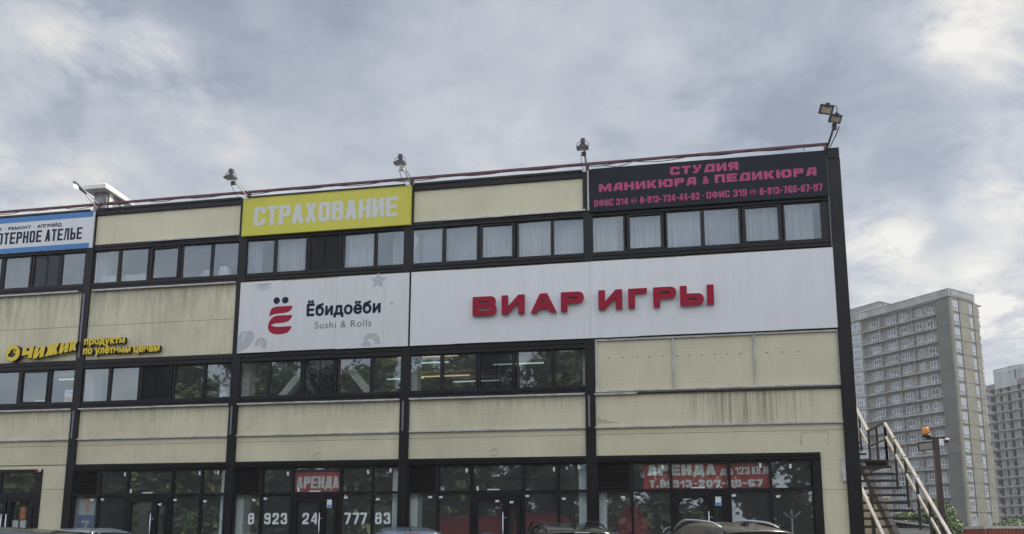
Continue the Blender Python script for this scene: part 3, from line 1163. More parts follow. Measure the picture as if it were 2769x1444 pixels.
def shopfront(k):
    x = 5 * k
    last = k == 3
    xr = x + (5.36 if last else 4.87)
    mul = [.965, 1.865, 3.26, 4.16] if not last else [1.02, 1.98, 3.40, 4.38]
    f = MB()
    xs = [x + .13] + [x + q for q in mul] + [xr]
    f.box(xs[0], xs[-1], -.025, .10, 2.545, 2.61)
    f.box(xs[0], xs[-1], -.025, .10, 3.255, 3.2995)
    f.box(xs[0], xs[0] + .05, -.025, .10, .12, 2.5445)
    for q in mul:
        f.box(x + q - .032, x + q + .032, -.03, .10, .12, 2.544)
        f.box(x + q - .032, x + q + .032, -.03, .10, 2.611, 3.2545)
    if last:
        f.box(xr, xr + .20, -.04, .10, .12, 3.2995)
    f.box(xs[0], xs[-1], -.022, .10, .1205, .20)
    sf = part('shopfront_frame', f, M_DARK)
    # louvre
    l = MB()
    lx0, lx1 = xs[0] + .0005, x + mul[0] - .0325
    for i in range(12):
        z = 2.635 + i * .0515
        l.add([(lx0 + .03, -.012, z), (lx1 - .03, -.012, z), (lx1 - .03, .03, z + .045), (lx0 + .03, .03, z + .045), (lx0 + .03, -.02, z + .008), (lx1 - .03, -.02, z + .008)], [(0, 1, 2, 3), (4, 5, 1, 0)])
    l.box(lx0, lx0 + .03, -.022, .06, 2.611, 3.2545)
    l.box(lx1 - .03, lx1, -.022, .06, 2.611, 3.2545)
    l.box(lx0, lx1, .055, .09, 2.611, 3.2545)
    part('louver_grille', l, mat('louvre_brown', (0.042, 0.036, 0.034), .45, noise=.2, spec=.3))
    gl = []
    for i in range(5):
        a, c = xs[i] + (.05 if i == 0 else .032), xs[i + 1] - .032
        if i == 4 and not last:
            c = xs[i + 1]
        if i > 0:
            gl.append(pane(sf, a, c, 2.611, 3.2545, 700 + k * 20 + i))
        if i != 2:
            pane(sf, a, c, .2, 2.5445, 800 + k * 20 + i)
    # door: wide leaf and narrow leaf
    a, c = x + mul[1] + .033, x + mul[2] - .033
    zt = 2.5445
    d = MB()
    d.box(a, a + .055, -.035, .08, .2, zt)
    d.box(c - .055, c, -.035, .08, .2, zt)
    d.box(a + .055, c - .055, -.035, .08, 2.46, zt)
    m1 = c - .055 - .40
    z1 = 2.455

    def leaf(u0, u1, w):
        d.box(u0, u0 + w, -.05, .045, .21, z1)
        d.box(u1 - w, u1, -.05, .045, .21, z1)
        d.box(u0 + w, u1 - w, -.05, .045, z1 - w, z1)
        d.box(u0 + w, u1 - w, -.05, .045, .21, .21 + w * 1.4)
    leaf(a + .058, m1 - .004, .085)
    leaf(m1 + .004, c - .058, .085)
    for hz in (.5, 1.25, 2.0):
        d.box(a + .012, a + .04, -.06, -.036, hz, hz + .16)
        d.box(c - .04, c - .012, -.06, -.036, hz, hz + .16)
    door = part('shop_door', d, M_DARK)
    pane(door, a + .143, m1 - .089, .33, z1 - .085, 900 + k)
    pane(door, m1 + .089, c - .143, .33, z1 - .085, 920 + k)
    h = MB()
    hx = m1 - .045
    h.tube([(hx, -.12, 1.02), (hx, -.12, 2.05)], .017, 8)
    for hz in (1.2, 1.9):
        h.tube([(hx, -.12, hz), (hx, -.05, hz)], .011, 6)
        h.tube([(hx, -.115, hz), (hx + .10, -.115, hz)], .009, 6)
    h.build('door_handle', M_STEEL, door)
    return sf, door, xs, mul


SFS = {k: shopfront(k) for k in (0, 1, 2, 3)}
# white paper marks the glaziers left on the panes
random.seed(5)
for k in (0, 1, 2, 3):
    sf, door, xs, mul = SFS[k]
    x = 5 * k
    for (px_, pz, v) in ((mul[0] + .78, 3.15, 1), (mul[2] + .78, 3.15, 1), (mul[1] + .15, 2.69, 1), (mul[0] + .12, 2.43, 0), (mul[2] + .12, 2.44, 0), (mul[3] + .12, 2.41, 0), (.78, 2.42, 0), (mul[3] + .5, 3.16, 1)):
        if k == 3 and v == 1 and px_ < mul[1] + .2 and px_ > mul[1]:
            continue
        w, h = (.055, .11) if v else (.10, .055)
        sticker(sf, x + px_ + random.uniform(-.04, .04), pz + random.uniform(-.03, .03), w, h, random.uniform(-.12, .12))
    sticker(sf, x + mul[1] + .62 + random.uniform(-.1, .1), 2.632, .32, .03)
for k in (1, 3):
    sf, door, xs, mul = SFS[k]
    q = 5 * k + mul[2] - .033 - .058 - .2
    b = MB()
    b.box(q - .07, q + .07, -.058, -.052, 2.18, 2.40)
    b.m(1).box(q - .06, q + .06, -.0605, -.0585, 2.19, 2.26)
    b.build('opening_hours_notice', [M_PAPER, mat('blue_print', (0.10, 0.28, 0.55), .6)], door)
for k in (0, 2):
    sf, door, xs, mul = SFS[k]
    sticker(door, 5 * k + mul[2] - .32, 2.3, .1, .055, .05, -.056)
    if k == 2:
        sticker(door, 5 * k + mul[1] + .7, 2.33, .1, .055, .05, -.056)

# left entrance
f = MB()
X0, X1 = -3.248, -.917
f.box(X0, X1, -.03, .12, 3.24, 3.344)
f.box(X0, X0 + .17, -.03, .12, .12, 3.2395)
f.box(X1 - .19, X1, -.03, .12, .12, 3.2395)
f.box(X0 + .17, X1 - .19, -.03, .12, 2.47, 2.675)
f.box(-2.32, -2.26, -.028, .12, 2.676, 3.239)
ef = part('shopfront_frame', f, M_DARK)
pane(ef, X0 + .17, -2.321, 2.676, 3.239, 41)
pane(ef, -2.259, X1 - .191, 2.676, 3.239, 42)
for (u0, u1, hs) in ((X0 + .172, -2.005, 1), (-1.955, X1 - .193, -1)):
    d = MB()
    w = .12
    d.box(u0, u0 + w, -.045, .05, .14, 2.465)
    d.box(u1 - w, u1, -.045, .05, .14, 2.465)
    d.box(u0 + w, u1 - w, -.045, .05, 2.40, 2.465)
    d.box(u0 + w, u1 - w, -.045, .05, .14, .32)
    dr = part('shop_door', d, M_DARK)
    pane(dr, u0 + w, u1 - w, .32, 2.40, 44 + hs)
    h = MB()
    hx = u1 - .06 if hs > 0 else u0 + .05
    h.tube([(hx, -.10, 1.1), (hx, -.10, 2.05)], .02, 8)
    for hz in (1.25, 1.9):
        h.tube([(hx, -.10, hz), (hx, -.045, hz)], .011, 6)
    h.build('door_handle', M_STEEL, dr)
    if hs < 0:
        for (qx, qz, w_, h_, m_) in ((-1.5, 2.08, .19, .36, mat('orange_poster', (0.55, 0.15, 0.04), .6)), (-1.72, 1.72, .2, .3, M_PAPER), (-1.46, 1.72, .2, .3, M_PAPER), (-1.5, 1.42, .28, .2, M_PAPER)):
            n_ = MB()
            n_.box(qx - w_ / 2, qx + w_ / 2, .052, .056, qz - h_ / 2, qz + h_ / 2)
            n_.build('paper_notice', m_, dr)
b = MB()
b.cyl((-1.0, -.03, 3.30), (0, -1, 0), .055, .05, .05, 12)
b.m(1).tube([(-1.03, -.08, 3.29), (-1.03, -.115, 3.29), (-1.03, -.125, 3.29)], [.045, .035, .005], 12)
part('alarm_siren', b, [M_WHITE, mat('red_plastic', (0.45, 0.03, 0.05), .35)])

# ------------------------------------------------------------------ signs
M_SIGNW = mat('white_sign_board', (0.735, 0.73, 0.725), .42, noise=.045, nscale=1.6, stretch=(2.5, 1, .35))
M_SIGNW2 = mat('white_sign_film', (0.69, 0.685, 0.675), .45, noise=.05, nscale=1.6, stretch=(2.5, 1, .35))
M_BLUE = mat('blue_print_band', (0.055, 0.20, 0.47), .5, noise=.06)
M_NAVY = mat('navy_print', (0.008, 0.018, 0.038), .55, spec=.2)
M_YEL = mat('yellow_sign', (0.62, 0.57, 0.06), .5, noise=.04, nscale=1.5)
M_YELT = mat('pale_letter', (0.62, 0.63, 0.60), .5)
M_BLKS = mat('black_sign', (0.009, 0.011, 0.019), .55, noise=.12, nscale=.8, spec=.25)
M_PINK = mat('pink_print', (0.46, 0.075, 0.19), .5, spec=.2)
M_CRIM = mat('crimson_letter', (0.33, 0.007, 0.030), .45, noise=.06, spec=.2)
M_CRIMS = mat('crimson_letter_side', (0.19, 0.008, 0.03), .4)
M_ACR = mat('white_acrylic', (0.85, 0.85, 0.83), .3)
M_CRED = mat('crimson_print', (0.37, 0.010, 0.040), .5, spec=.2)
M_GHOST = mat('pale_grey_print', (0.46, 0.475, 0.48), .5)
M_CHY = mat('yellow_acrylic', (0.78, 0.55, 0.012), .4)
M_CHB = mat('dark_letter_side', (0.02, 0.02, 0.022), .5)
M_FRAME = mat('sign_edge', (0.50, 0.51, 0.53), .5, .2)
FRONT = -.10


def board(name, x0, x1, z0, z1, m, y=FRONT, t=.03):
    b = MB()
    b.box(x0, x1, y, y + t, z0, z1)
    return b


# blue and white computer repair sign (runs on to the left)
S = empty('signboard', (-2.6, -.1, 10.05))
tag(S, 'white signboard with blue bands above and below navy lettering, at the left edge', 'sign')
board('sign_board', -5.0, .005, 10.053, 11.21, M_SIGNW2, -.10, .05).build('sign_board', M_SIGNW2, S)
b = MB()
b.box(-5.0, -.04, -.104, -.1005, 11.04, 11.208)
b.box(-5.0, -.10, -.104, -.1005, 10.056, 10.215)
b.build('blue_band', M_BLUE, S)
# fitted in two words to the measured positions
sp = lay('КОМПЬЮ', -4.75, -3.125, .22) + lay('ОТЕРНОЕ'[1:], -3.08, -1.76, .22) + lay('АТЕЛЬЕ', -1.63, -.37, .22)
b = MB()
put(b, sp, 10.352, .378, .066, .06, .06, -.1035, -.1002)
b.build('printed_text', M_NAVY, S)
b = MB()
font_bold(b, 'РЕМОНТ', -2.965, -2.17, 10.805, 10.91, -.1040, .007)
b.build('printed_word', M_NAVY, S)
b = MB()
font_bold(b, 'АПГРЭЙД', -1.95, -1.095, 10.79, 10.945, -.1040, .007)
b.build('printed_word', M_NAVY, S)
b = MB()
font_bold(b, 'А', -3.33, -3.19, 10.81, 10.915, -.1040, .007)
b.build('printed_word', M_NAVY, S)
for cx in (-3.06, -2.055):
    b = MB()
    b.prism(disc(cx, 10.865, .014, n=10), [], -.1035, None)
    b.build('printed_dot', M_NAVY, S)
rehang(S)
S.location += Vector((0.00503 * (16.4675 - S.location.x), 0, -0.00503 * (S.location.z + .9 - 1.3)))

# yellow insurance sign
S = empty('signboard', (7.5, -.1, 10.07))
tag(S, 'yellow signboard with one pale condensed word, under the roof edge', 'sign')
b = MB()
b.box(4.93, 10.02, -.14, -.06, 10.075, 11.222)
b.build('sign_board', M_YEL, S)
b = MB()
for a in ((4.93, 10.02, 10.075, 10.09), (4.93, 10.02, 11.207, 11.222), (4.93, 4.945, 10.0905, 11.2065), (10.005, 10.02, 10.0905, 11.2065)):
    b.box(a[0], a[1], -.148, -.1405, a[2], a[3])
b.build('sign_edge', M_YEL, S)
b = MB()
put(b, lay('СТРАХОВАНИЕ', 5.29, 9.64, .14), 10.355, .58, .128, .10, .115, -.1435, -.1402)
b.build('printed_text', M_YELT, S)
rehang(S)
S.location += Vector((0.00704 * (16.4675 - S.location.x), 0, -0.00704 * (S.location.z + .9 - 1.3)))

# black nail studio sign
S = empty('signboard', (18.1, -.1, 10.06))
tag(S, 'black signboard with pink lettering and phone numbers at the roof corner', 'sign')
board('sign_board', 15.06, 21.13, 10.06, 11.285, M_BLKS, -.11, .05).build('sign_board', M_BLKS, S)
b = MB()
for w, x0, x1, z in (('СТУДИЯ', 17.20, 18.945, 10.94), ('МАНИКЮРА', 15.32, 17.86, 10.61), ('ПЕДИКЮРА', 18.34, 20.865, 10.625)):
    b = MB()
    put(b, lay(w, x0, x1, .17), z, .225, .082, .056, .07, -.1135, -.1103, True)
    b.build('printed_word', M_PINK, S)
b = MB()
font_put(b, font_mesh('&', .035), 18.03, 18.20, 10.62, 10.83, -.1135)
b.build('printed_ampersand', M_PINK, S)
for w, x0, x1 in (('ОФИС', 15.185, 15.70), ('314', 15.77, 16.08), ('8-913-734-44-82', 16.40, 17.94), ('ОФИС', 18.11, 18.70), ('319', 18.79, 19.13), ('8-913-766-87-97', 19.45, 20.99)):
    b = MB()
    put(b, lay(w, x0, x1, .2), 10.205, .19, .037, .032, .035, -.1135, -.1103)
    b.build('printed_word', M_PINK, S)
b = MB()
b.prism(disc(18.03, 10.30, .02, n=10), [], -.1135, None)
b.build('printed_dot', M_PINK, S)
for cx in (16.24, 19.29):
    b = MB()
    b.prism(disc(cx, 10.30, .085), [disc(cx, 10.30, .074)], -.1135, None)
    b.prism(rpoly([(cx - .055, 10.272, .008), (cx - .022, 10.272, .008), (cx - .022, 10.298), (cx + .022, 10.298), (cx + .022, 10.272, .008), (cx + .055, 10.272, .008), (cx + .05, 10.325, .03), (cx - .05, 10.325, .03)]), [], -.1135, None)
    b.build('phone_symbol', M_PINK, S)
rehang(S)
S.location += Vector((0.00553 * (16.4675 - S.location.x), 0, -0.00553 * (S.location.z + .9 - 1.3)))

# white sushi sign with crimson emblem
S = empty('signboard', (7.5, -.1, 6.57))
tag(S, 'white signboard with a crimson ribbon emblem and dark blue word, between two dark columns', 'sign')
b = MB()
xs_ = [4.993, 6.28, 7.93, 9.33, 10.03]
for i in range(4):
    b.box(xs_[i], xs_[i + 1] - .004, -.095, -.065, 6.575 + (.012 if i == 1 else 0), 8.655 - (.02 if i == 1 else 0))
b.build('sign_board', M_SIGNW2, S)
b = MB()
for cx in (6.127, 6.388):
    b.prism(disc(cx, 8.06, .098), [], -.0985, -.0952)
b.build('emblem_dot', M_NAVY, S)
b = MB()
# upper ribbon, then the lower double ribbon
b.prism(rpoly([(5.925, 7.60), (5.95, 7.80, .10), (6.06, 7.885, .12), (6.62, 7.885), (6.60, 7.79, .08), (6.47, 7.685, .15), (6.12, 7.675, .12), (6.0, 7.64, .06)], 6), [], -.0985, -.0952)
b.prism(rpoly([(5.90, 7.38, .16), (5.98, 7.545, .14), (6.12, 7.622, .10), (6.62, 7.615), (6.60, 7.52, .08), (6.47, 7.40, .18), (6.10, 7.395, .10), (5.985, 7.345, .01), (6.12, 7.29, .10), (6.62, 7.292), (6.58, 7.17, .10), (6.45, 7.07, .15), (6.08, 7.07, .16), (5.91, 7.19, .15)], 6), [], -.0985, -.0952)
b.build('emblem_ribbon', M_CRED, S)
b = MB()
font_bold(b, 'Ёбидоёби', 7.045, 9.225, 7.475, 8.015, -.1005, .020, 0, 0, 0, None, None, 1.06)
b.build('printed_text', M_NAVY, S)
b = MB()
font_put(b, font_mesh('Sushi & Rolls', -.004, 1.14), 7.31, 8.965, 7.18, 7.375, -.0985)
b.build('printed_text', mat('grey_print', (0.06, 0.075, 0.09), .5), S)
b = MB()
# faint sea creatures: starfish, squid arms, octopus head, shell, prawn
def star(cx, cz, R0, r0, a0):
    return rpoly([(cx + (R0 if i % 2 == 0 else r0) * math.cos(a0 + i * PI / 5), cz + (R0 if i % 2 == 0 else r0) * math.sin(a0 + i * PI / 5), .05) for i in range(10)], 3)
gy = -.0975
b.prism(star(9.13, 8.47, .26, .115, .3), [disc(9.10, 8.52, .022, n=8), disc(9.17, 8.53, .022, n=8)], gy, None)
b.build('starfish_print', M_GHOST, S)
b = MB()
b.prism(star(9.54, 7.80, .07, .028, .5), [], gy, None)
b.build('small_star_print', M_GHOST, S)
b = MB()
for i in range(7):
    a = PI * (1.08 + .84 * i / 6)
    cx, cz = 5.68 + .09 * math.cos(a), 8.60 + .05 * math.sin(a)
    l = .20 if i not in (0, 6) else .16
    ex, ez = cx + l * math.cos(a), cz + l * math.sin(a)
    sx_, sz_ = -math.sin(a) * .017, math.cos(a) * .017
    b.prism([(cx + sx_, cz + sz_), (cx - sx_, cz - sz_), (ex - sx_ + .02, ez - sz_), (ex + sx_ + .02, ez + sz_)], [], gy - .0004 * (i + 1), None)
b.prism(disc(5.68, 8.59, .10, .06, 16, PI, 2 * PI), [], gy - .004, None)
b.build('squid_print', M_GHOST, S)
b = MB()
b.prism(rpoly([(5.0, 6.60), (5.22, 6.66, .1), (5.38, 6.78, .1), (5.52, 7.02, .15), (5.46, 7.21, .12), (5.0, 7.20, .2)], 5), [disc(5.19, 7.10, .06, n=14), disc(5.16, 6.98, .05, n=14)], gy, None)
b.prism(disc(5.19, 7.10, .025, n=10), [], gy - .001, None)
b.prism(disc(5.16, 6.98, .02, n=10), [], gy - .001, None)
b.build('octopus_print', M_GHOST, S)
b = MB()
for i in range(9):
    a0, a1 = -1.0 + i * .52, -1.0 + (i + .86) * .52
    r_ = .21 - .006 * i
    b.prism([(5.70 + .065 * math.cos(a0), 6.82 + .065 * math.sin(a0))] + [(5.70 + r_ * math.cos(a0 + (a1 - a0) * q / 4), 6.82 + r_ * math.sin(a0 + (a1 - a0) * q / 4)) for q in range(5)] + [(5.70 + .065 * math.cos(a1), 6.82 + .065 * math.sin(a1))], [], gy, None)
b.prism(disc(5.70, 6.82, .045, n=12), [], gy, None)
b.build('shell_print', M_GHOST, S)
b = MB()
o_ = [(8.98 + .27 * math.cos(a), 6.68 + .30 * math.sin(a)) for a in [PI * .86 - PI * .86 * i / 14 for i in range(15)]]
i_ = [(8.95 + .145 * math.cos(a), 6.66 + .17 * math.sin(a)) for a in [PI * .80 * i / 12 for i in range(13)]]
b.prism(o_ + i_, [], gy, None)
b.prism(disc(8.84, 6.60, .15, .16, 18, .12, PI - .12), [], gy - .0015, None)
b.build('prawn_print', M_GHOST, S)
rehang(S)
S.location += Vector((0.00477 * (16.4675 - S.location.x), 0, -0.00477 * (S.location.z + .9 - 1.3)))

# white board with raised crimson letters, across two bays
S = empty('signboard', (15.6, -.1, 6.57))
tag(S, 'long white signboard with raised crimson block letters, across two bays', 'sign')
b = MB()
for a, c in ((10.123, 15.022), (15.034, 21.132)):
    n_ = 4 if a < 12 else 5
    for i in range(n_):
        b.box(a + (c - a) * i / n_ + (.0006 if i else 0), a + (c - a) * (i + 1) / n_ - (.0006 if i < n_ - 1 else 0), -.095 + .0006 * ((i * 7) % 3), -.065, 6.575 + .004 * ((i * 5) % 3), 8.66 - .004 * ((i * 3) % 4))
b.m(1).box(10.14, 15.02, -.0645, -.06, 6.58, 8.65)
b.box(15.04, 21.12, -.0645, -.06, 6.58, 8.65)
b.m(1).box(15.0225, 15.0335, -.088, -.065, 6.575, 8.66)
b.build('sign_board', [M_SIGNW, M_FRAME], S)
LX = [('В', 11.851, 12.514), ('И', 12.65, 13.281), ('А', 13.438, 14.14), ('Р', 14.25, 14.864), ('И', 15.243, 15.868), ('Г', 16.02, 16.508), ('Р', 16.66, 17.256), ('Ы', 17.344, 18.195)]
for c, x0, x1 in LX:
    b = MB()
    x0 += .035 * (16.4 - x0) / 4.5 * .9
    x1 += .035 * (16.4 - x1) / 4.5 * .9
    W_ = x1 - x0
    for o, hs in glyph(c, W_, .525, .175, .132, .16):
        b.prism([(x0 + p, 7.30 + q) for p, q in o], [[(x0 + p, 7.30 + q) for p, q in h] for h in hs], -.20, -.15, 1, 0)
    for o, hs in glyph(c, W_ - .03, .50, .15, .108, .14):
        b.m(2).prism([(x0 + .015 + p, 7.312 + q) for p, q in o], [[(x0 + .015 + p, 7.312 + q) for p, q in h] for h in hs], -.1495, -.0955, 2, 2)
    b.build('raised_letter', [M_CRIM, M_CRIMS, M_ACR], S)
rehang(S)
S.location += Vector((0.00477 * (16.4675 - S.location.x), 0, -0.00477 * (S.location.z + .9 - 1.3)))

# yellow channel letters with bird emblem, across the left column
S = empty('channel_letter_sign', (-.1, -.2, 6.6))
tag(S, 'yellow raised letters with a round bird emblem on the cream wall', 'sign')
b = MB()
cx, cz, rx, rz = -2.17, 6.82, .235, .247
bird = rpoly([(cx - .195, cz - .035), (cx - .12, cz + .0, .03), (cx - .10, cz + .09, .06), (cx + .0, cz + .165, .08), (cx + .11, cz + .15, .05), (cx + .175, cz + .12), (cx + .13, cz + .06, .05), (cx + .14, cz - .06, .1), (cx + .04, cz - .17, .1), (cx - .12, cz - .15, .08), (cx - .19, cz - .09, .04)], 5)
bird = [(cx + (p - cx) * .80 - .012, cz + (q - cz) * .80) for p, q in bird]
eye = disc(cx + .048, cz + .052, .050, .053, 16)
b.prism(disc(cx, cz, rx, rz, 32), [bird], -.18, -.15, 1, 0)
b.m(1).prism(disc(cx, cz, rx + .012, rz + .012, 32), [], -.1495, -.06, 1, 1)
b.m(0).prism(eye, [disc(cx + .056, cz + .056, .022, .024, 12)], -.17, -.1505, 1, 0)
b.build('bird_emblem', [M_CHY, M_CHB], S)
LET = [('Ч', -2.055, -1.66, 6.655, 7.045, .0), ('и', -1.645, -1.27, 6.675, 7.035, 0), ('ж', -1.255, -.80, 6.73, 7.105, 0), ('и', -.785, -.47, 6.80, 7.13, 0), ('к', -.455, -.195, 6.85, 7.165, 0)]
for c, x0, x1, z0, z1, _ in LET:
    x0, x1, z0 = x0 + .15, x1 + .165, z0 - .055
    H_ = z1 - .045 - z0 - .05
    W_ = x1 - x0 - .04
    b = MB()

    def slant(pl, g=0.0):
        return [(x0 + p + .13 * q, z0 + q + .15 * p) for p, q in pl]
    for o, hs in glyph(c.upper(), W_, H_, min(.135, W_ * .40), .115, .05):
        b.prism(slant(o), [slant(h) for h in hs], -.16, -.06, 1, 0)
    b.build('channel_letter', [M_CHY, M_CHB], S)
for txt, x0, x1, z0, z1 in (('продукты', .02, 1.36, 6.965, 7.215), ('по улётным ценам', .015, 2.50, 6.675, 6.985)):
    # word strings stand on a common backing: one mesh per word
    words = txt.split(' ')
    b = MB()
    font_bold(b, txt, x0 + .13, x1 + .13, z0 - .045, z1 - .045, -.13, .016, .04, 0, 0, 1, 0, 1.08)
    font_bold(b, txt, x0 + .126, x1 + .134, z0 - .046, z1 - .044, -.087, .017, .05, 0, 0, 1, 1, 1.08)
    b.build('channel_lettering', [M_CHY, M_CHB], S)
b = MB()
b.tube([(-.02, -.14, 7.05), (.06, -.10, 7.055), (.17, -.14, 7.06)], .008, 6)
b.tube([(1.33, -.02, 7.2), (1.345, -.03, 7.0), (1.34, -.03, 6.95)], .006, 6)
b.build('supply_cable', M_BLACK, S)
rehang(S)

# letting banners behind the glass
S = empty('letting_banner', (7.55, .06, 2.62))
tag(S, 'small red letting banner with one pale word above the shop door', 'banner')
b = MB()
b.box(6.905, 8.245, .075, .079, 2.613, 3.15)
b.build('banner_sheet', M_RED, S)
b = MB()
put(b, lay('АРЕНДА', 6.945, 8.175, .12), 2.715, .325, .085, .058, .055, .070, .0745)
b.build('printed_text', M_LET, S)
rehang(S)
S = empty('letting_banner', (17.8, .08, 2.6))
tag(S, 'wide creased red letting banner with pale words and a phone number', 'banner')
b = MB()
n, m_ = 60, 8
vs, fs = [], []
for j in range(m_ + 1):
    for i in range(n + 1):
        u = i / n
        x = 16.31 + 3.07 * u
        z = 2.585 + .655 * j / m_
        cr = max(0, 1 - abs(u - .74) / .24)
        y = .115 + .022 * cr * math.sin(38 * u + 7 * j / m_) + .010 * math.sin(9 * u + 2 * j / m_)
        vs.append((x, y, z))
for j in range(m_):
    for i in range(n):
        a = j * (n + 1) + i
        fs.append((a, a + 1, a + n + 2, a + n + 1))
b.add(vs, fs, True)
b.build('banner_sheet', M_RED, S)
b = MB()
put(b, lay('АРЕНДА', 16.40, 18.09, .12), 2.945, .275, .125, .07, .07, .076, .0795)
put(b, lay('ДО', 18.19, 18.50, .2), 2.945, .15, .045, .035, .04, .076, .0795)
put(b, lay('123', 18.56, 18.90, .2), 2.955, .19, .04, .035, .04, .076, .0795)
put(b, lay('КВ.М', 18.955, 19.345, .2), 2.955, .19, .036, .033, .04, .076, .0795)
put(b, lay('Т.8-913-207-80-67', 16.45, 19.20, .2), 2.645, .185, .062, .045, .05, .076, .0795)
b.build('printed_text', M_LET, S)
rehang(S)

# phone number stuck on the panes
S = empty('window_lettering', (7.6, 0, 1.745))
tag(S, 'row of large pale digits stuck on the glass on both sides of a shop door', 'lettering')
for c, x in (('8', 5.606), ('9', 6.085), ('2', 6.325), ('3', 6.57), ('2', 7.195), ('4', 7.44), ('7', 8.385), ('7', 8.62), ('7', 8.835), ('8', 9.25), ('3', 9.49)):
    b = MB()
    yy = .0 if not 7.1 < x < 7.7 else -.0
    for o, hs in glyph(c, .182, .305, .058, .056, .06):
        b.prism([(x + p, 1.745 + q) for p, q in o], [[(x + p, 1.745 + q) for p, q in h] for h in hs], yy - .003, yy)
    b.build('digit', M_LET, S)
rehang(S)

# poster and small sheets seen behind glass
S = empty('window_poster', (.5, .1, 1.0))
tag(S, 'blue and pale pink poster behind the pane left of the first shop door', 'poster')
b = MB()
b.box(.26, .80, .10, .104, .7, 2.48)
b.m(1).box(.27, .79, .0965, .0995, 1.3, 2.02)
b.m(2).prism([(.36, 2.46), (.72, 2.46), (.58, 2.02)], [], .0965, None)
b.m(0).prism([(.42, 1.5), (.50, 1.5), (.66, 1.86), (.40, 1.86), (.40, 1.80), (.56, 1.80)], [], .0945, .0963)
b.build('poster_sheet', [mat('poster_pale', (0.50, 0.55, 0.56), .6), mat('poster_blue', (0.13, 0.19, 0.36), .6), mat('poster_pink', (0.55, 0.38, 0.36), .6)], S)
b = MB()
b.box(.20, .23, .09, .12, .2, 2.5)
b.box(.83, .86, .09, .12, .2, 2.5)
b.build('poster_stand', M_ZINC, S)
rehang(S)
S = empty('window_sheet', (-.3, .1, 5.3))
tag(S, 'white paper sheet with grey capitals and an orange lower band in the office window', 'poster')
b = MB()
b.box(-.52, -.045, .10, .103, 5.31, 5.70)
b.m(1).box(-.50, -.06, .0965, .0995, 5.33, 5.49)
b.build('sheet', [M_PAPER, mat('orange_print', (0.62, 0.30, 0.20), .6)], S)
b = MB()
font_put(b, font_mesh('FORKOM', .01), -.49, -.07, 5.575, 5.645, .098)
b.build('printed_text', mat('grey_ink', (0.2, 0.22, 0.24), .6), S)
rehang(S)

# crumpled red plastic sheet and a coat stand inside the right-hand shop
random.seed(12)
bm = bmesh.new()
bmesh.ops.create_icosphere(bm, subdivisions=4, radius=1)
for v in bm.verts:
    k = 1 + .22 * math.sin(7 * v.co.x + 3 * v.co.z) * math.cos(6 * v.co.z + 4 * v.co.y) + random.uniform(-.07, .07)
    v.co = Vector((v.co.x * .40 * k, v.co.y * .22 * k, v.co.z * .62 * k))
me = bpy.data.meshes.new('red_plastic_sheet')
bm.to_mesh(me)
bm.free()
me.materials.append(mat('red_plastic_film', (0.42, 0.03, 0.035), .3, noise=.4, nscale=6))
o = bpy.data.objects.new('red_plastic_sheet', me)
COL.objects.link(o)
o.location = (15.98, .95, 1.62)
tag(o, 'crumpled red plastic sheet heaped up behind the shop glass', 'plastic sheet')
S = empty('coat_stand', (19.95, .7, .12))
tag(S, 'thin white coat stand with spread arms inside the right-hand shop', 'coat stand')
b = MB()
b.tube([(19.95, .7, .16), (19.95, .7, 2.10)], .02, 8)
b.build('pole', M_WHITE, S)
for i in range(6):
    a = i * PI / 3 + .3
    b = MB()
    b.tube([(19.95, .7, 1.88), (19.95 + .24 * math.cos(a), .7 + .24 * math.sin(a), 2.05)], .011, 6)
    b.build('arm', M_WHITE, S)
b = MB()
for i in range(4):
    a = i * PI / 2 + .4
    b.tube([(19.95, .7, .45), (19.95 + .28 * math.cos(a), .7 + .28 * math.sin(a), .14)], .014, 6)
b.build('foot', M_WHITE, S)
rehang(S)

# ------------------------------------------------------------------ roof edge: railing, cable, floodlights, vent hood
M_RAIL = mat('red_oxide_rail', (0.135, 0.040, 0.045), .6, noise=.45, nscale=5, stretch=(1, 1, 1))
S = empty('roof_railing', (6, .06, 11.26))
tag(S, 'red oxide pipe rail along the roof edge above the signs', 'railing')
PX = [-4.95, .12, 5.05, 10.04, 15.0, 21.16]
b = MB()
random.seed(3)
pts = []
x = -10
while x < 21.2:
    pts.append((x, .06, 11.455 + .03 * max(0, (x - 5)) / 16 + random.uniform(-.004, .004)))
    x += 1.04
pts.append((21.17, .06, 11.487))
for i in range(len(pts) - 1):
    b.bar(pts[i], (pts[i + 1][0] - .002, pts[i + 1][1], pts[i + 1][2]), .05, .066)
b.build('top_rail', M_RAIL, S)
for x in [-9.9] + PX:
    b = MB()
    b.box(x - .045, x + .045, .03, .10, 11.10, 11.42)
    b.build('post', M_RAIL, S)
rehang(S)
# cable that sags along the rail
b = MB()
random.seed(8)
x = -9.8
pts = []
while x < 20.9:
    sp_ = random.uniform(.9, 1.5)
    sag = random.uniform(.03, .085)
    for i in range(8):
        t = i / 8
        pts.append((x + sp_ * t, .035, 11.425 + .03 * max(0, (x - 5)) / 16 - sag * 4 * t * (1 - t)))
    x += sp_ + random.uniform(.15, .5)
    pts.append((x - .1, .03, 11.435 + .03 * max(0, (x - 5)) / 16))
b.tube(pts, .011, 5)
b.tube([(15.35, .03, 11.45), (15.55, .0, 11.34), (15.8, -.02, 11.28), (16.1, -.02, 11.35), (16.3, .02, 11.46)], .010, 5)
b.tube([(20.6, .03, 11.45), (20.62, .02, 11.36), (20.61, .02, 11.26)], .010, 5)
tag(b.build('power_cable', M_BLACK), 'thin dark cable sagging in loops under the red roof rail', 'cable')

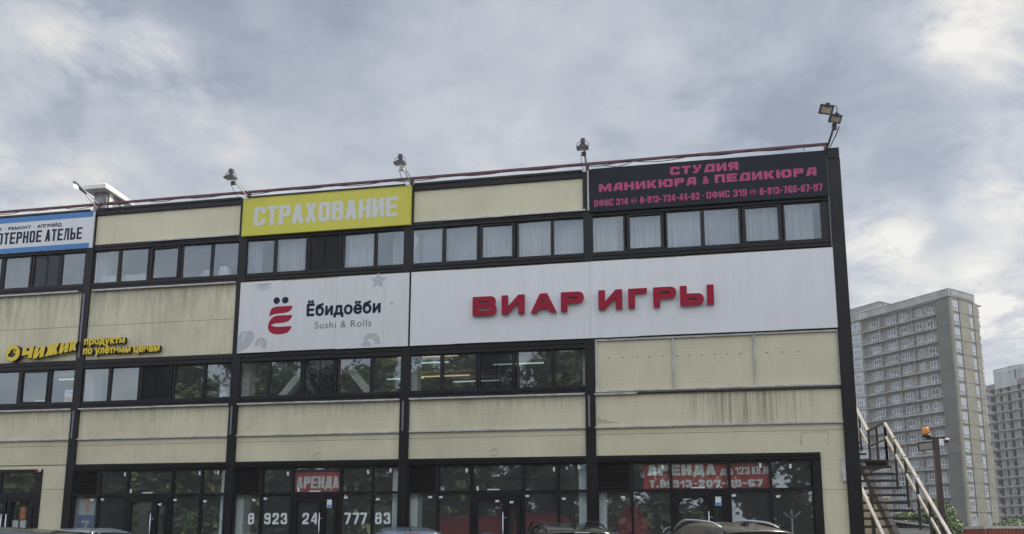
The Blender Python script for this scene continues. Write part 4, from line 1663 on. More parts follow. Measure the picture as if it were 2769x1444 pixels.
M_FLG = mat('lamp_housing', (0.10, 0.10, 0.11), .5, noise=.2)
M_LENS = mat('lamp_lens', (0.66, 0.60, 0.53), .4)
M_LENSLIT = mat('lamp_lens_lit', (0.9, 0.93, 0.92), .3, emit=(0.9, 1.0, 0.95), estr=.8)
M_ARM = mat('galvanised_arm', (0.40, 0.39, 0.38), .5, .3, noise=.3, nscale=12)
M_ARMW = mat('white_arm', (0.70, 0.68, 0.64), .5, noise=.15)


def flood(x, label, arm_m, kind, seed):
    S = empty('floodlight', (x, .05, 11.26))
    tag(S, label, 'floodlight', 'floodlights on the roof edge')
    random.seed(seed)
    tip = Vector((x - .02, -.85, 11.44))
    A0 = Vector((x - .03, .02, 11.28))
    A1 = Vector((x - .02, .04, 11.44))
    if kind == 'led':
        tip = Vector((x - .03, -.72, 11.58))
    b = MB()
    b.tube([A0, tip], .016, 8)
    b.build('arm', arm_m, S)
    b = MB()
    b.tube([A1, tip + Vector((.02, .02, .03))], .014, 8)
    b.build('arm', arm_m, S)
    if kind == 'flood':
        c = tip + Vector((-.03, -.06, .0))
        # housing tipped back: lens looks down at the facade
        az = Vector((-.05, .15, -.98)).normalized()
        ax = Vector((1, 0, 0))
        ay = az.cross(ax)
        b = MB()
        b.obox(c, ax, ay, az, .15, .12, .026)
        b.obox(c - az * .055 , ax, ay, az, .085, .07, .028)
        h = b.build('housing', M_FLG, S)
        b = MB()
        b.obox(c + az * .0285, ax, ay, az, .118, .085, .002)
        b.build('lens', M_LENS, S)
        b = MB()
        b.tube([c + ax * .15 + ay * 0, c + ax * .15 - az * .12, c + ax * .09 - az * .17, c - ax * .09 - az * .17, c - ax * .15 - az * .12, c - ax * .15], .009, 6)
        b.build('bracket', M_FLG, S)
        b = MB()
        b.obox(c - az * .15 + Vector((0, .03, .05)), ax, ay, az, .055, .05, .06)
        b.build('driver_box', M_FLG, S)
        b = MB()
        b.obox(c + Vector((.02, .13, -.10)), Vector((1, 0, 0)), Vector((0, 1, 0)), Vector((0, 0, 1)), .06, .04, .045)
        b.build('motion_sensor', M_FLG if seed != 2 else M_ACR, S)
        b = MB()
        p = [c + Vector((-.06, .12, -.12)), c + Vector((-.05, .35, -.28)), c + Vector((-.02, .62, -.34)), Vector((x - .06, .04, 11.30))]
        b.tube(p, .008, 5)
        b.build('lamp_cable', M_BLACK, S)
    else:
        b = MB()
        b.tube([tip + Vector((.02, .18, -.06)), tip, tip + Vector((-.02, -.2, .07)), tip + Vector((-.02, -.3, .09))], [.03, .05, .065, .03], 10)
        b.build('housing', M_FLG, S)
        b = MB()
        c = tip + Vector((-.02, -.2, .0))
        b.tube([c + Vector((0, .10, -.03)), c + Vector((0, 0, -.02)), c + Vector((0, -.08, .03))], [.02, .06, .03], 10)
        b.build('lens', M_LENSLIT, S)
    rehang(S)
    return S


flood(.12, 'small lamp with a bright lens on two pale rods in front of the roof vent', M_ARMW, 'led', 1)
flood(5.05, 'square floodlight on two white rods at the left end of the yellow sign', M_ARMW, 'flood', 4)
flood(10.04, 'square floodlight with a round pale sensor at the right end of the yellow sign', M_ARM, 'flood', 2)
flood(15.0, 'square floodlight on a bent grey arm beside the black sign', M_ARM, 'flood', 3)
# corner mast with two halogen heads
S = empty('floodlight', (21.16, .05, 11.26))
tag(S, 'pair of box floodlights on one leaning mast at the roof corner', 'floodlight', 'floodlights on the roof edge')
b = MB()
b.tube([(21.16, .05, 11.30), (21.20, -.5, 11.48), (21.22, -.82, 11.68)], .028, 8)
b.build('mast', M_RAIL, S)
b = MB()
b.tube([(21.22, -.8, 11.66), (21.25, -.95, 11.88), (21.22, -1.0, 11.94), (21.08, -1.0, 11.96)], .012, 6)
b.build('bracket', M_FLG, S)
b = MB()
b.tube([(21.20, .02, 11.28), (21.29, -.5, 11.42), (21.32, -.75, 11.52)], .014, 6)
b.build('lamp_cable', M_BLACK, S)


def halogen(c, ax, az, s):
    ax, az = Vector(ax).normalized(), Vector(az).normalized()
    ay = az.cross(ax).normalized()
    ax = ay.cross(az).normalized()
    b = MB()
    c = Vector(c)
    f = [(-1, -1), (1, -1), (1, 1), (-1, 1)]
    fr = [c + ax * (i * .16 * s) + ay * (j * .11 * s) for i, j in f]
    bk = [c - az * .13 * s + ax * (i * .10 * s) + ay * (j * .06 * s) for i, j in f]
    inn = [c + ax * (i * .125 * s) + ay * (j * .08 * s) for i, j in f]
    dp = [c - az * .05 * s + ax * (i * .10 * s) + ay * (j * .06 * s) for i, j in f]
    b.add(fr + bk + inn + dp, [(0, 4, 5, 1), (1, 5, 6, 2), (2, 6, 7, 3), (3, 7, 4, 0), (4, 7, 6, 5), (0, 1, 9, 8), (1, 2, 10, 9), (2, 3, 11, 10), (3, 0, 8, 11), (8, 9, 13, 12), (9, 10, 14, 13), (10, 11, 15, 14), (11, 8, 12, 15)])
    b.obox(c - az * .06 * s + ay * .10 * s, ax, ay, az, .05 * s, .05 * s, .05 * s)
    h = b.build('housing', M_FLG, S)
    b = MB()
    b.add([c - az * .02 * s + ax * (i * .112 * s) + ay * (j * .07 * s) for i, j in f], [(0, 1, 2, 3)])
    b.build('lens', mat('reflector', (0.50, 0.42, 0.30), .25), S)


halogen((20.97, -1.05, 11.83), (1, 0, -.25), (-.25, -.85, -.45), 1.05)
halogen((21.20, -.9, 11.65), (1, -.1, -.35), (-.35, -.8, -.40), .95)
b = MB()
b.obox((21.21, -.72, 11.53), (1, 0, 0), (0, 1, 0), (0, 0, 1), .05, .04, .07)
b.build('driver_box', M_FLG, S)
b = MB()
for dz in (0, -.09, -.22):
    b.tube([(21.18, -.7, 11.62 + dz), (21.03, -.7, 11.62 + dz)], .003, 4)
b.build('bird_spike', M_ARM, S)
rehang(S)

# vent hood on the roof
S = empty('roof_vent', (-2.300, 3.4, 11.06))
tag(S, 'white sheet metal roof vent with a low hipped cap behind the left roof edge', 'vent')
M_VENT = mat('vent_sheet_shaded', (0.27, 0.27, 0.275), .55, .2, noise=.45, nscale=3.5)  # white sheet darkened in its colour to show the duct in shade
M_VENTC = mat('vent_cap_sheet', (0.68, 0.655, 0.62), .5, .1, noise=.2, nscale=3.5)
b = MB()
b.box(-2.540, -2.060, 3.0, 4.0, 11.06, 13.43)
for z in (12.93, 13.28):
    b.box(-2.552, -2.048, 2.988, 4.012, z, z + .015)
b.build('duct', M_VENT, S)
b = MB()
x0, x1, y0, y1 = -2.750, -1.880, 2.68, 4.22
vs = [(x0, y0, 13.39), (x1, y0, 13.39), (x1, y1, 13.39), (x0, y1, 13.39), (x0, y0, 13.53), (x1, y0, 13.53), (x1, y1, 13.53), (x0, y1, 13.53), (-2.300, 3.2, 13.85), (-2.300, 3.75, 13.85)]
b.add(vs, [(0, 1, 5, 4), (1, 2, 6, 5), (2, 3, 7, 6), (3, 0, 4, 7), (4, 5, 8), (6, 7, 9), (5, 6, 9, 8), (7, 4, 8, 9), (0, 3, 2, 1)])
b.build('cap', M_VENTC, S)
b = MB()
b.box(-2.035, -2.02, 3.1, 3.28, 12.3, 13.4)
b.box(-2.035, -2.02, 3.72, 3.95, 12.3, 13.4)
b.build('side_flange', M_VENTC, S)
b = MB()
b.box(-2.055, -2.040, 3.3, 3.6, 12.53, 13.33)
b.build('seam_cover', M_VENT, S)
rehang(S)

# ------------------------------------------------------------------ cars
M_TYRE = mat('tyre_rubber', (0.02, 0.02, 0.02), .8)
M_RIM = mat('wheel_rim', (0.45, 0.45, 0.46), .35, .8)
M_CGLASS = mat('car_glass', (0.012, 0.015, 0.017), .03, spec=.9)
M_CHROME = mat('chrome', (0.80, 0.80, 0.80), .35, .6)
M_TAIL = mat('tail_light', (0.35, 0.01, 0.012), .2)
M_HEADL = mat('head_light', (0.6, 0.62, 0.63), .1)
M_PLATE = mat('number_plate', (0.7, 0.7, 0.7), .5)


def paint(name, c, metal=.0, rough=.32, noise=.0):
    return mat(name, c, rough, metal, coat=.6, noise=noise, nscale=14)


def car(label, loc, heading, m, Lc=4.5, Wd=1.82, H=1.6, kind='suv', rails=None, extras=(), dome=1.0):
    """loc: ground point under the middle of the rear bumper; local +x is the direction the nose points"""
    S = empty('parked_car', loc, 0)
    S.rotation_euler = (0, 0, PI / 2 - heading)
    tag(S, label, 'car', 'cars parked nose-in at the shop fronts')
    hw = Wd / 2
    belt = .62 * H
    # lower body rings: (z, x_rear, x_front, half width, power)
    rings = [(.22, .10, Lc - .12, hw - .10, 7), (.40, .0, Lc, hw - .01, 7), (.62, -.0, Lc - .02, hw, 7), (.78, .03, Lc - .10, hw - .005, 6.5), (belt - .06, .06, Lc - .30, hw - .02, 6), (belt, .08, Lc - .42, hw - .045, 5.5)]
    n = 64

    def ring(z, xr, xf, h, p, crown=0.0):
        out = []
        for i in range(n):
            a = 2 * PI * i / n
            ca, sa = math.cos(a), math.sin(a)
            x = (xr + xf) / 2 + (xf - xr) / 2 * math.copysign(abs(ca) ** (2 / p), ca)
            y = h * math.copysign(abs(sa) ** (2 / p), sa)
            out.append(Vector((x, y, z - crown * (y / h) ** 2 if h else z)))
        return out

    def loft(b, rs, close_top=True):
        vs = [q for r_ in rs for q in r_]
        fs = []
        for j in range(len(rs) - 1):
            for i in range(n):
                fs.append((j * n + i, j * n + (i + 1) % n, (j + 1) * n + (i + 1) % n, (j + 1) * n + i))
        if close_top:
            fs.append(tuple((len(rs) - 1) * n + i for i in range(n)))
        b.add(vs, fs, True)
    b = MB()
    hood = [(belt + .015, .16, Lc - .75, hw - .10, 5), (belt + .02, .5, Lc - 1.3, hw - .3, 4)]
    loft(b, [ring(*r_) for r_ in rings + hood])
    b.build('body', m, S)
    # greenhouse
    gh = [(belt - .03, .10, Lc - 1.18, hw - .05, 5.0), (belt + .16, .17, Lc - 1.45, hw - .10, 5.0), (H - dome * .235, .36, Lc - 1.90, hw - .20, 4.8), (H - dome * .195, .34, Lc - 1.98, hw - .225, 4.6), (H - dome * .165, .40, Lc - 2.05, hw - .25, 4.4),
          (H - dome * .105, .74, Lc - 2.20, hw - .31, 4.2), (H - dome * .055, 1.10, Lc - 2.35, hw - .38, 4.0), (H - dome * .02, 1.50, Lc - 2.50, hw - .48, 3.6), (H, 1.95, Lc - 2.62, hw - .66, 3.2)]
    prof = sorted([(r_[1], r_[0]) for r_ in gh[4:]] + [(r_[2], r_[0]) for r_ in gh[4:]])

    def zr(x):
        for (xa, za), (xb, zb) in zip(prof, prof[1:]):
            if xa <= x <= xb:
                return za + (zb - za) * (x - xa) / max(1e-6, xb - xa)
        return prof[0][1] if x < prof[0][0] else prof[-1][1]
    G = [ring(*r_[:5], 0) for j, r_ in enumerate(gh)]
    b = MB()
    loft(b, G)
    # roof swage lines
    roof = b.build('roof', m, S)

    def patch(name, i0, i1, t0, t1, mt, off=.006):
        """glass patch over the greenhouse surface between ring 0+ and ring 2"""
        p = MB()
        rows = []
        for tt in (t0, (t0 + t1) / 2, t1):
            j = min(int(tt), len(G) - 2)
            f = tt - j
            row = []
            for i in range(i0, i1 + 1):
                q = G[j][i % n].lerp(G[j + 1][i % n], f)
                c = Vector(((gh[0][1] + gh[0][2]) / 2, 0, q.z - .15))
                d = (q - c)
                d = Vector((d.x * .35, d.y, .12)).normalized()
                row.append(q + d * off)
            rows.append(row)
        k = i1 - i0 + 1
        p.add([q for r_ in rows for q in r_], [(a * k + i, a * k + i + 1, (a + 1) * k + i + 1, (a + 1) * k + i) for a in range(2) for i in range(k - 1)], True)
        return p.build(name, mt, S)
    # ring index: 0 front, 16 left, 32 rear, 48 right
    for s in (1, -1):
        f = (lambda i: i) if s > 0 else (lambda i: n - i)
        for a, c in ((5, 12), (13, 20), (21, 27)):
            lo, hi = sorted((f(a), f(c)))
            patch('side_window', lo, hi, .35, 1.93, M_CGLASS)
    patch('rear_window', 28, 36, .5, 1.90, M_CGLASS)
    patch('windscreen', -3, 3, .2, 1.95, M_CGLASS)
    if kind == 'suv':
        b = MB()
        xr = gh[3][1]
        vs = []
        for y in [-.62, -.4, 0, .4, .62]:
            k = (hw - .27) / .62
            q = .035 * (y / .62) ** 2
            vs += [(xr + .14, y * k, H - dome * .150 - q), (xr - .15 + 3 * q, y * k, H - dome * .195 - q), (xr - .14 + 3 * q, y * k, H - dome * .195 - .03 - q), (xr + .08, y * k, H - dome * .195 - .04 - q)]
        fs = []
        for i in range(4):
            for j in range(4):
                fs.append((i * 4 + j, (i + 1) * 4 + j, (i + 1) * 4 + (j + 1) % 4, i * 4 + (j + 1) % 4))
        fs += [(0, 1, 2, 3), (19, 18, 17, 16)]
        b.add(vs, fs, True)
        sp = b.build('spoiler', m, S)
        b = MB()
        b.box(xr - .156, xr - .146, -.14, .14, H - dome * .195 - .023, H - dome * .195 - .007)
        b.build('brake_light', M_TAIL if 'pale_brake' not in extras else M_PLATE, sp)
    if rails:
        for s in (1, -1):
            y = s * (hw - .335)
            x0, x1 = .62, Lc - 2.12
            b = MB()
            pts = []
            for q in range(13):
                x = x0 + (x1 - x0) * q / 12
                lift = .045 * min(1, min(q, 12 - q) / 1.6)
                pts.append((x, y, zr(x) - .012 + lift))
            b.tube(pts, [.012] + [.019] * 11 + [.012], 8)
            b.build('roof_rail', rails, S)
    if 'fin' in extras:
        b = MB()
        x0 = .72
        h0, h1 = zr(x0) - .02, zr(x0 + .26) - .02
        b.add([(x0, -.045, h0), (x0, .045, h0), (x0 + .26, .03, h1), (x0 + .26, -.03, h1), (x0 + .01, -.014, h0 + .115), (x0 + .01, .014, h0 + .115), (x0 + .10, .010, h0 + .10), (x0 + .10, -.010, h0 + .10)], [(0, 1, 5, 4), (1, 2, 6, 5), (2, 3, 7, 6), (3, 0, 4, 7), (4, 5, 6, 7)])
        b.build('aerial', M_BLACK, S)
    if 'aerial' in extras:
        b = MB()
        x0 = .60
        h0 = zr(x0)
        b.tube([(x0, 0, h0 - .02), (x0 - .01, 0, h0 + .05)], [.035, .014], 8)
        b.tube([(x0 - .01, 0, h0 + .05), (x0 + .10, .01, h0 + .42)], [.006, .004], 6)
        b.build('aerial', M_BLACK, S)
    if 'swage' in extras:
        b = MB()
        for y in (-.36, -.18, 0, .18, .36):
            pts = [(.80 + q * .24, y, zr(.80 + q * .24) - .004 - .05 * (y / .5) ** 2 * (.3 if q > 1 else .1)) for q in range(6)]
            b.tube(pts, .012, 6)
        b.build('roof_rib', m, S)
    if 'seam' in extras:
        for s in (1, -1):
            b = MB()
            pts = [Vector(G[4][i % n]) for i in ((22, 20, 18, 14, 12, 10) if s > 0 else (42, 44, 46, 50, 52, 54))]
            b.tube([p + Vector((0, -s * .03, .015)) for p in pts], .006, 5)
            b.build('roof_seam', M_BLACK, S)
    # wheels, lights, plate
    for x in (.82, Lc - .90):
        for s in (1, -1):
            b = MB()
            b.tube([(x, s * (hw - .24), .33), (x, s * (hw + .004), .33)], .33, 24)
            b.m(1).tube([(x, s * (hw - .02), .33), (x, s * (hw + .012), .33)], .21, 20)
            b.build('wheel', [M_TYRE, M_RIM], S)
    for s in (1, -1):
        b = MB()
        b.obox((.055, s * (hw - .20), belt - .14), (0, 1, 0), (0, 0, 1), (1, 0, 0), .15, .09, .03)
        b.build('tail_light', M_TAIL, S)
        b = MB()
        b.obox((Lc - .19, s * (hw - .27), .74), (0, 1, 0), (0, 0, 1), (1, 0, .3), .17, .07, .04)
        b.build('head_light', M_HEADL, S)
        b = MB()
        b.obox((Lc - 1.45, s * (hw + .06), belt + .06), (1, 0, 0), (0, 1, 0), (0, 0, 1), .06, .10, .07)
        b.build('door_mirror', m, S)
    b = MB()
    b.box(-.012, .02, -.26, .26, .50, .61)
    b.build('number_plate', M_PLATE, S)
    return S


PNT_SIL = paint('silver_paint', (0.26, 0.28, 0.31), .4)
PNT_BLK = paint('black_paint', (0.010, 0.012, 0.013))
PNT_BLU = paint('blue_grey_paint', (0.13, 0.165, 0.235), .4)
PNT_BLK2 = paint('black_green_paint', (0.012, 0.014, 0.013), .0, .22)
PNT_BRN = paint('dusty_dark_paint', (0.065, 0.056, 0.048), .0, .4, .2)
PNT_WHT = paint('white_car_paint', (0.72, 0.70, 0.66))
CARS = [
    car('black car standing crosswise at the left edge, only its roof end in view', (7.75, -8.5, 0), R(-90), PNT_BLK, 4.5, 1.80, 1.52, 'suv'),
    car('silver car with dark windows parked before the leftmost shop', (3.75, -4.9, 0), R(-10), PNT_SIL, 4.3, 1.75, 1.60, 'suv', None, (), .45),
    car('blue grey car with a stubby roof aerial, before the phone number windows', (12.0, -5.5, 0), R(-22), PNT_BLU, 4.2, 1.74, 1.60, 'suv', None, ('aerial', 'seam'), .75),
    car('black car with roof spoiler between the blue grey car and the chrome railed car', (15.3, -5.8, 0), R(-20), PNT_BLK2, 4.4, 1.82, 1.67, 'suv', M_BLACK, ('fin', 'pale_brake')),
    car('dark dusty car with bright chrome roof rails and a shark fin aerial', (18.5, -5.7, 0), R(-25), PNT_BRN, 4.6, 1.84, 1.69, 'suv', M_CHROME, ('fin', 'swage')),
    car('white car beside the foot of the outside staircase', (25.2, -3.6, 0), R(-5), PNT_WHT, 4.3, 1.76, 1.50, 'suv'),

]

# ------------------------------------------------------------------ external staircase
M_STL = mat('brown_painted_steel', (0.026, 0.019, 0.017), .55, noise=.35, nscale=5)
M_WOOD = mat('pale_timber', (0.46, 0.41, 0.37), .65, noise=.3, nscale=6, stretch=(1, .3, 1))
S = empty('external_staircase', (22.4, 0, 0))
tag(S, 'brown steel outside staircase with pale timber handrails beside the building corner', 'staircase')
XI, XO = 21.76, 23.2
SL = .763
NZ = lambda y: 1.535 + SL * (y - 1.10)         # nosing line
n_tr = 17
rise = 3.64 / 17
run = rise / SL
y_top = 1.10 + (3.64 - 1.535) / SL
for i in range(1, 17):
    z = i * rise
    y = y_top - (17 - i) * run
    b = MB()
    b.box(XI - .02, XO - .02, y - .02, y + .03, z - .058, z)
    b.box(XI - .02, XO - .02, y + run * .90, y + run * .98, z - .035, z)
    q = XI + .04
    while q < XO - .06:
        b.box(q, q + .008, y + .031, y + run * .899, z - .03, z - .002)
        q += .06
    # serrated grating edge
    q = XI
    while q < XO - .05:
        b.box(q, q + .035, y - .018, y + .06, z + .0005, z + .014)
        q += .075
    b.build('tread', M_STL, S)
for xs_, w in ((22.50, .13),):
    b = MB()
    b.bar((xs_, y_top - 17 * run - .1, -.02 - .14), (xs_, y_top + .05, 3.64 - .17), w, .24)
    b.build('stringer', M_STL, S)
# landing and upper flight
b = MB()
b.box(XI - .28, XO, y_top, 5.74, 3.575, 3.64)
for i in range(9):
    b.box(XI - .2, XO - .05, y_top + .1 + i * .2, y_top + .13 + i * .2, 3.52, 3.574)
b.box(XO - .06, XO, y_top, 5.74, 3.44, 3.5745)
b.build('landing', M_STL, S)
for i in range(1, 14):
    b = MB()
    y, z = 5.74 + (i - 1) * run, 3.64 + i * rise
    b.box(XI - .02, XO - .02, y - .02, y + .03, z - .055, z)
    b.box(XI - .02, XO - .02, y + run * .90, y + run * .98, z - .035, z)
    b.build('tread', M_STL, S)
b = MB()
b.bar((22.50, 5.74, 3.45), (22.50, 5.74 + 13 * run, 3.45 + 13 * rise), .16, .24)
b.build('stringer', M_STL, S)
b = MB()
b.box(XI - .28, XO, 5.74 + 13 * run, 5.74 + 13 * run + 1.6, 3.64 + 13 * rise - .06, 3.64 + 14 * rise - .2)
b.build('landing', M_STL, S)
for x in (XI + .1, XO - .05):
    for y in ((5.68,) if x > 22.5 else (9.0,)):
        b = MB()
        b.box(x - .05, x + .05, y - .05, y + .05, 0, 3.43 if x > 22.5 else 3.51)
        b.build('support_post', M_STL, S)
RH = 1.09


def rail(p, q, m, w=.075, h=.05, name='handrail'):
    b = MB()
    b.bar(p, q, w, h)
    b.build(name, m, S)


y_bot = y_top - 17 * run
for x in (XI, XO):
    dz = 0.0
    a = (x, y_bot + .05, NZ(y_bot + .05) + RH)
    c = (x, y_top + .1, 3.64 + RH)
    rail(a, c, M_WOOD, .07, .05)
    # mid rail in boards between the posts
    ys = [y_bot + .1 + (y_top - y_bot) * i / 6 for i in range(7)]
    for i in range(6):
        if x == XO:
            p = (x, ys[i] + .05, NZ(ys[i] + .05) + RH * .55)
            q = (x, ys[i + 1] - .02, NZ(ys[i + 1] - .02) + RH * .55)
            rail(p, q, M_WOOD, .045, .07, 'mid_rail')
    for i in (range(7) if x == XO else (0,)):
        y = ys[i]
        b = MB()
        b.box(x - .028, x + .028, y - .028, y + .028, NZ(y) - .28, NZ(y) + RH - .02)
        b.build('baluster', M_STL, S)
    rail((x, y_top - .05, 3.62), (x, y_bot + .1, NZ(y_bot) - .12), M_STL, .03, .03, 'bottom_rail') if False else None
x = XO
rail((x, y_top + .1, 3.64 + RH), (x, 5.72, 3.64 + RH), M_STL, .05, .05)
rail((x, y_top + .1, 3.64 + RH * .55), (x, 5.72, 3.64 + RH * .55), M_STL, .04, .04, 'mid_rail')
for y in (y_top + .1, y_top + .98, 5.70):
    b = MB()
    b.box(x - .028, x + .028, y - .028, y + .028, 3.5, 3.64 + RH - .03)
    b.build('baluster', M_STL, S)
rail((x, 5.74, 3.64 + RH), (x, 5.74 + 13 * run, 3.64 + RH + 13 * rise), M_WOOD, .085, .055)
for i in range(4):
    y0_, y1_ = 5.80 + i * .9, 5.80 + (i + 1) * .9 - .06
    rail((x, y0_, 3.64 + RH * .55 + (y0_ - 5.74) * SL), (x, y1_, 3.64 + RH * .55 + (y1_ - 5.74) * SL), M_WOOD, .045, .07, 'mid_rail')
    b = MB()
    b.box(x - .028, x + .028, y1_ - .03, y1_ + .03, 3.5 + (y1_ - 5.74) * SL, 3.64 + RH + (y1_ - 5.74) * SL - .03)
    b.build('baluster', M_STL, S)
rehang(S)

# ------------------------------------------------------------------ beacon post
S = empty('beacon_post', (25.05, 5.5, 0))
tag(S, 'brown square post carrying an orange beacon, a floodlight and a camera', 'lamp post')
c = Vector((25.05, 5.5, 0))
M_POST = mat('brown_post', (0.060, 0.040, 0.036), .55, noise=.3, nscale=4)
b = MB()
b.box(24.975, 25.125, 5.43, 5.58, 0, 4.42)
b.build('post', M_POST, S)
b = MB()
b.box(24.80, 25.33, 5.44, 5.56, 4.421, 4.47)
b.box(24.74, 24.94, 5.45, 5.55, 4.40, 4.42)
b.build('cross_arm', M_STL, S)
M_BEA = mat('orange_beacon', (0.62, 0.24, 0.03), .25, emit=(1.0, .38, .03), estr=.05)
b = MB()
b.tube([(24.80, 5.5, 4.47), (24.80, 5.5, 4.55)], .12, 16)
b.build('beacon_base', M_BLACK, S)
b = MB()
b.tube([(24.80, 5.5, 4.55), (24.80, 5.5, 4.74), (24.80, 5.5, 4.775)], [.108, .088, .06], 20)
b.build('beacon_dome', M_BEA, S)
b = MB()
fz = Vector((-.30, -.85, -.40)).normalized()
fx = Vector((1, -.25, .12)).normalized()
fy = fz.cross(fx).normalized()
fx = fy.cross(fz)
fc = Vector((24.70, 5.30, 4.18))
b.obox(fc, fx, fy, fz, .21, .13, .035)
b.obox(fc - fz * .06, fx, fy, fz, .15, .09, .03)
b.tube([fc - fz * .05, (24.80, 5.42, 4.30), (24.97, 5.48, 4.34)], .016, 6)
b.build('floodlight_head', M_BLACK, S)
b = MB()
b.obox(fc + fz * .0365, fx, fy, fz, .18, .10, .002)
b.build('lens', mat('floodlight_glass', (0.36, 0.37, 0.36), .3), S)
b = MB()
b.tube([(25.36, 5.5, 4.42), (25.36, 5.5, 4.36)], .075, 14)
b.m(1).tube([(25.36, 5.5, 4.36), (25.36, 5.5, 4.31), (25.36, 5.5, 4.285)], [.066, .055, .02], 14)
b.m(0).tube([(25.30, 5.5, 4.45), (25.36, 5.5, 4.42)], .025, 8)
b.build('dome_camera', [M_WHITE, M_BLACK], S)
b = MB()
b.obox((25.18, 5.46, 4.30), (1, 0, 0), (0, 1, 0), (0, 0, 1), .06, .06, .10)
b.build('junction_box', M_WHITE, S)
rehang(S)

# ------------------------------------------------------------------ small buildings and the container behind the staircase
S = empty('brick_wall', (23.7, 8.3, 0))
tag(S, 'low cream brick wall with a pale coping behind the stair treads', 'wall')
m = bpy.data.materials.new('cream_brick')
m.use_nodes = True
t = m.node_tree
bk = nn(t, 'ShaderNodeTexBrick')
bk.inputs['Scale'].default_value = 4.0
bk.inputs['Color1'].default_value = (0.42, 0.35, 0.24, 1)
bk.inputs['Color2'].default_value = (0.36, 0.30, 0.21, 1)
bk.inputs['Mortar'].default_value = (0.17, 0.15, 0.12, 1)
bk.inputs['Mortar Size'].default_value = .012
g = nn(t, 'ShaderNodeNewGeometry')
mp = nn(t, 'ShaderNodeMapping')
mp.inputs['Rotation'].default_value = (R(90), 0, 0)
t.links.new(g.outputs['Position'], mp.inputs[0])
t.links.new(mp.outputs[0], bk.inputs['Vector'])
t.links.new(bk.outputs['Color'], t.nodes['Principled BSDF'].inputs['Base Color'])
b = MB()
b.box(22.3, 24.35, 8.2, 8.45, 0, 2.78)
b.build('wall', m, S)
b = MB()
b.box(22.25, 24.40, 8.15, 8.5, 2.78, 2.86)
b.build('coping', M_WHITE, S)
rehang(S)
S = empty('shed', (26.4, 14.5, 0))
tag(S, 'small pale shed with a sloping grey roof seen between the stair treads', 'shed')
b = MB()
b.box(24.6, 27.6, 14.2, 16.6, 0, 1.72)
b.build('wall', mat('pale_metal', (0.46, 0.47, 0.46), .5, noise=.1), S)
b = MB()
b.add([(24.4, 13.9, 2.42), (27.9, 13.9, 1.95), (27.9, 16.9, 1.95), (24.4, 16.9, 2.42), (24.4, 13.9, 2.34), (27.9, 13.9, 1.87), (27.9, 16.9, 1.87), (24.4, 16.9, 2.34)], [(0, 1, 2, 3), (4, 7, 6, 5), (0, 4, 5, 1), (1, 5, 6, 2), (2, 6, 7, 3), (3, 7, 4, 0)])
b.build('roof', mat('grey_sheet_roof', (0.30, 0.32, 0.31), .6, noise=.15), S)
b = MB()
b.box(24.6, 27.6, 14.25, 14.3, 1.721, 1.9)
b.box(24.6, 24.65, 14.3, 16.5, 1.721, 2.3)
b.build('gable', MATS['pale_metal'], S)
b = MB()
b.box(27.0, 27.5, 14.17, 14.199, .1, 1.6)
b.build('door', M_STL, S)
rehang(S)


def container(name, label, x0, x1, y0, y1, h, m, mtop, seed):
    S = empty(name, ((x0 + x1) / 2, (y0 + y1) / 2, 0))
    tag(S, label, 'container')
    b = MB()
    zz = h - .12
    # corrugated walls
    for (ax, a0, a1, fixed, sgn) in (('x', x0, x1, y0, -1), ('x', x0, x1, y1, 1), ('y', y0, y1, x0, -1), ('y', y0, y1, x1, 1)):
        nn_ = int((a1 - a0) / .14)
        vs = []
        for i in range(nn_ + 1):
            for q, dq in ((0, 0), (.3, 0), (.5, .035), (.8, .035)):
                p = a0 + (a1 - a0) * min(1, (i + q) / nn_)
                if i == nn_ and q > 0:
                    continue
                d = fixed - sgn * dq
                vs += [((p, d, .1) if ax == 'x' else (d, p, .1)), ((p, d, zz) if ax == 'x' else (d, p, zz))]
        b.add(vs, [(2 * i, 2 * i + 2, 2 * i + 3, 2 * i + 1) for i in range(len(vs) // 2 - 1)])
    b.build('wall', m, S)
    b = MB()
    b.box(x0 - .03, x1 + .03, y0 - .03, y1 + .03, zz, h)
    b.build('roof', mtop, S)
    b = MB()
    for x in (x0 - .03, x1 - .07):
        for y in (y0 - .03, y1 - .07):
            b.box(x, x + .1, y, y + .1, 0, zz - .001)
    b.build('corner_post', m, S)
    rehang(S)


container('shipping_container', 'rust red container with a pale roof edge at the right edge', 31.0, 37.0, 18.0, 20.4, 2.03, mat('rust_red_steel', (0.26, 0.060, 0.035), .6, noise=.2, nscale=1.5), mat('pale_roof_edge', (0.45, 0.43, 0.38), .7, noise=.2), 1)
container('shipping_container', 'dark red corrugated container across the car park, mirrored in the shop glass', 3.0, 12.0, -28.6, -26.2, 2.95, mat('dark_red_steel', (0.36, 0.035, 0.028), .55, noise=.15), mat('red_roof', (0.30, 0.03, 0.025), .6), 2)

# ------------------------------------------------------------------ vegetation
def leaf_mat(name, c0, c1, c2):
    m = bpy.data.materials.new(name)
    m.use_nodes = True
    t = m.node_tree
    b = t.nodes['Principled BSDF']
    b.inputs['Roughness'].default_value = .55
    b.inputs['Specular IOR Level'].default_value = .35
    g = nn(t, 'ShaderNodeNewGeometry')
    r = nn(t, 'ShaderNodeValToRGB')
    e = r.color_ramp.elements
    e[0].color, e[1].color = (*c0, 1), (*c2, 1)
    q = e.new(.5)
    q.color = (*c1, 1)
    t.links.new(g.outputs['Random Per Island'], r.inputs[0])
    t.links.new(r.outputs[0], b.inputs['Base Color'])
    return m


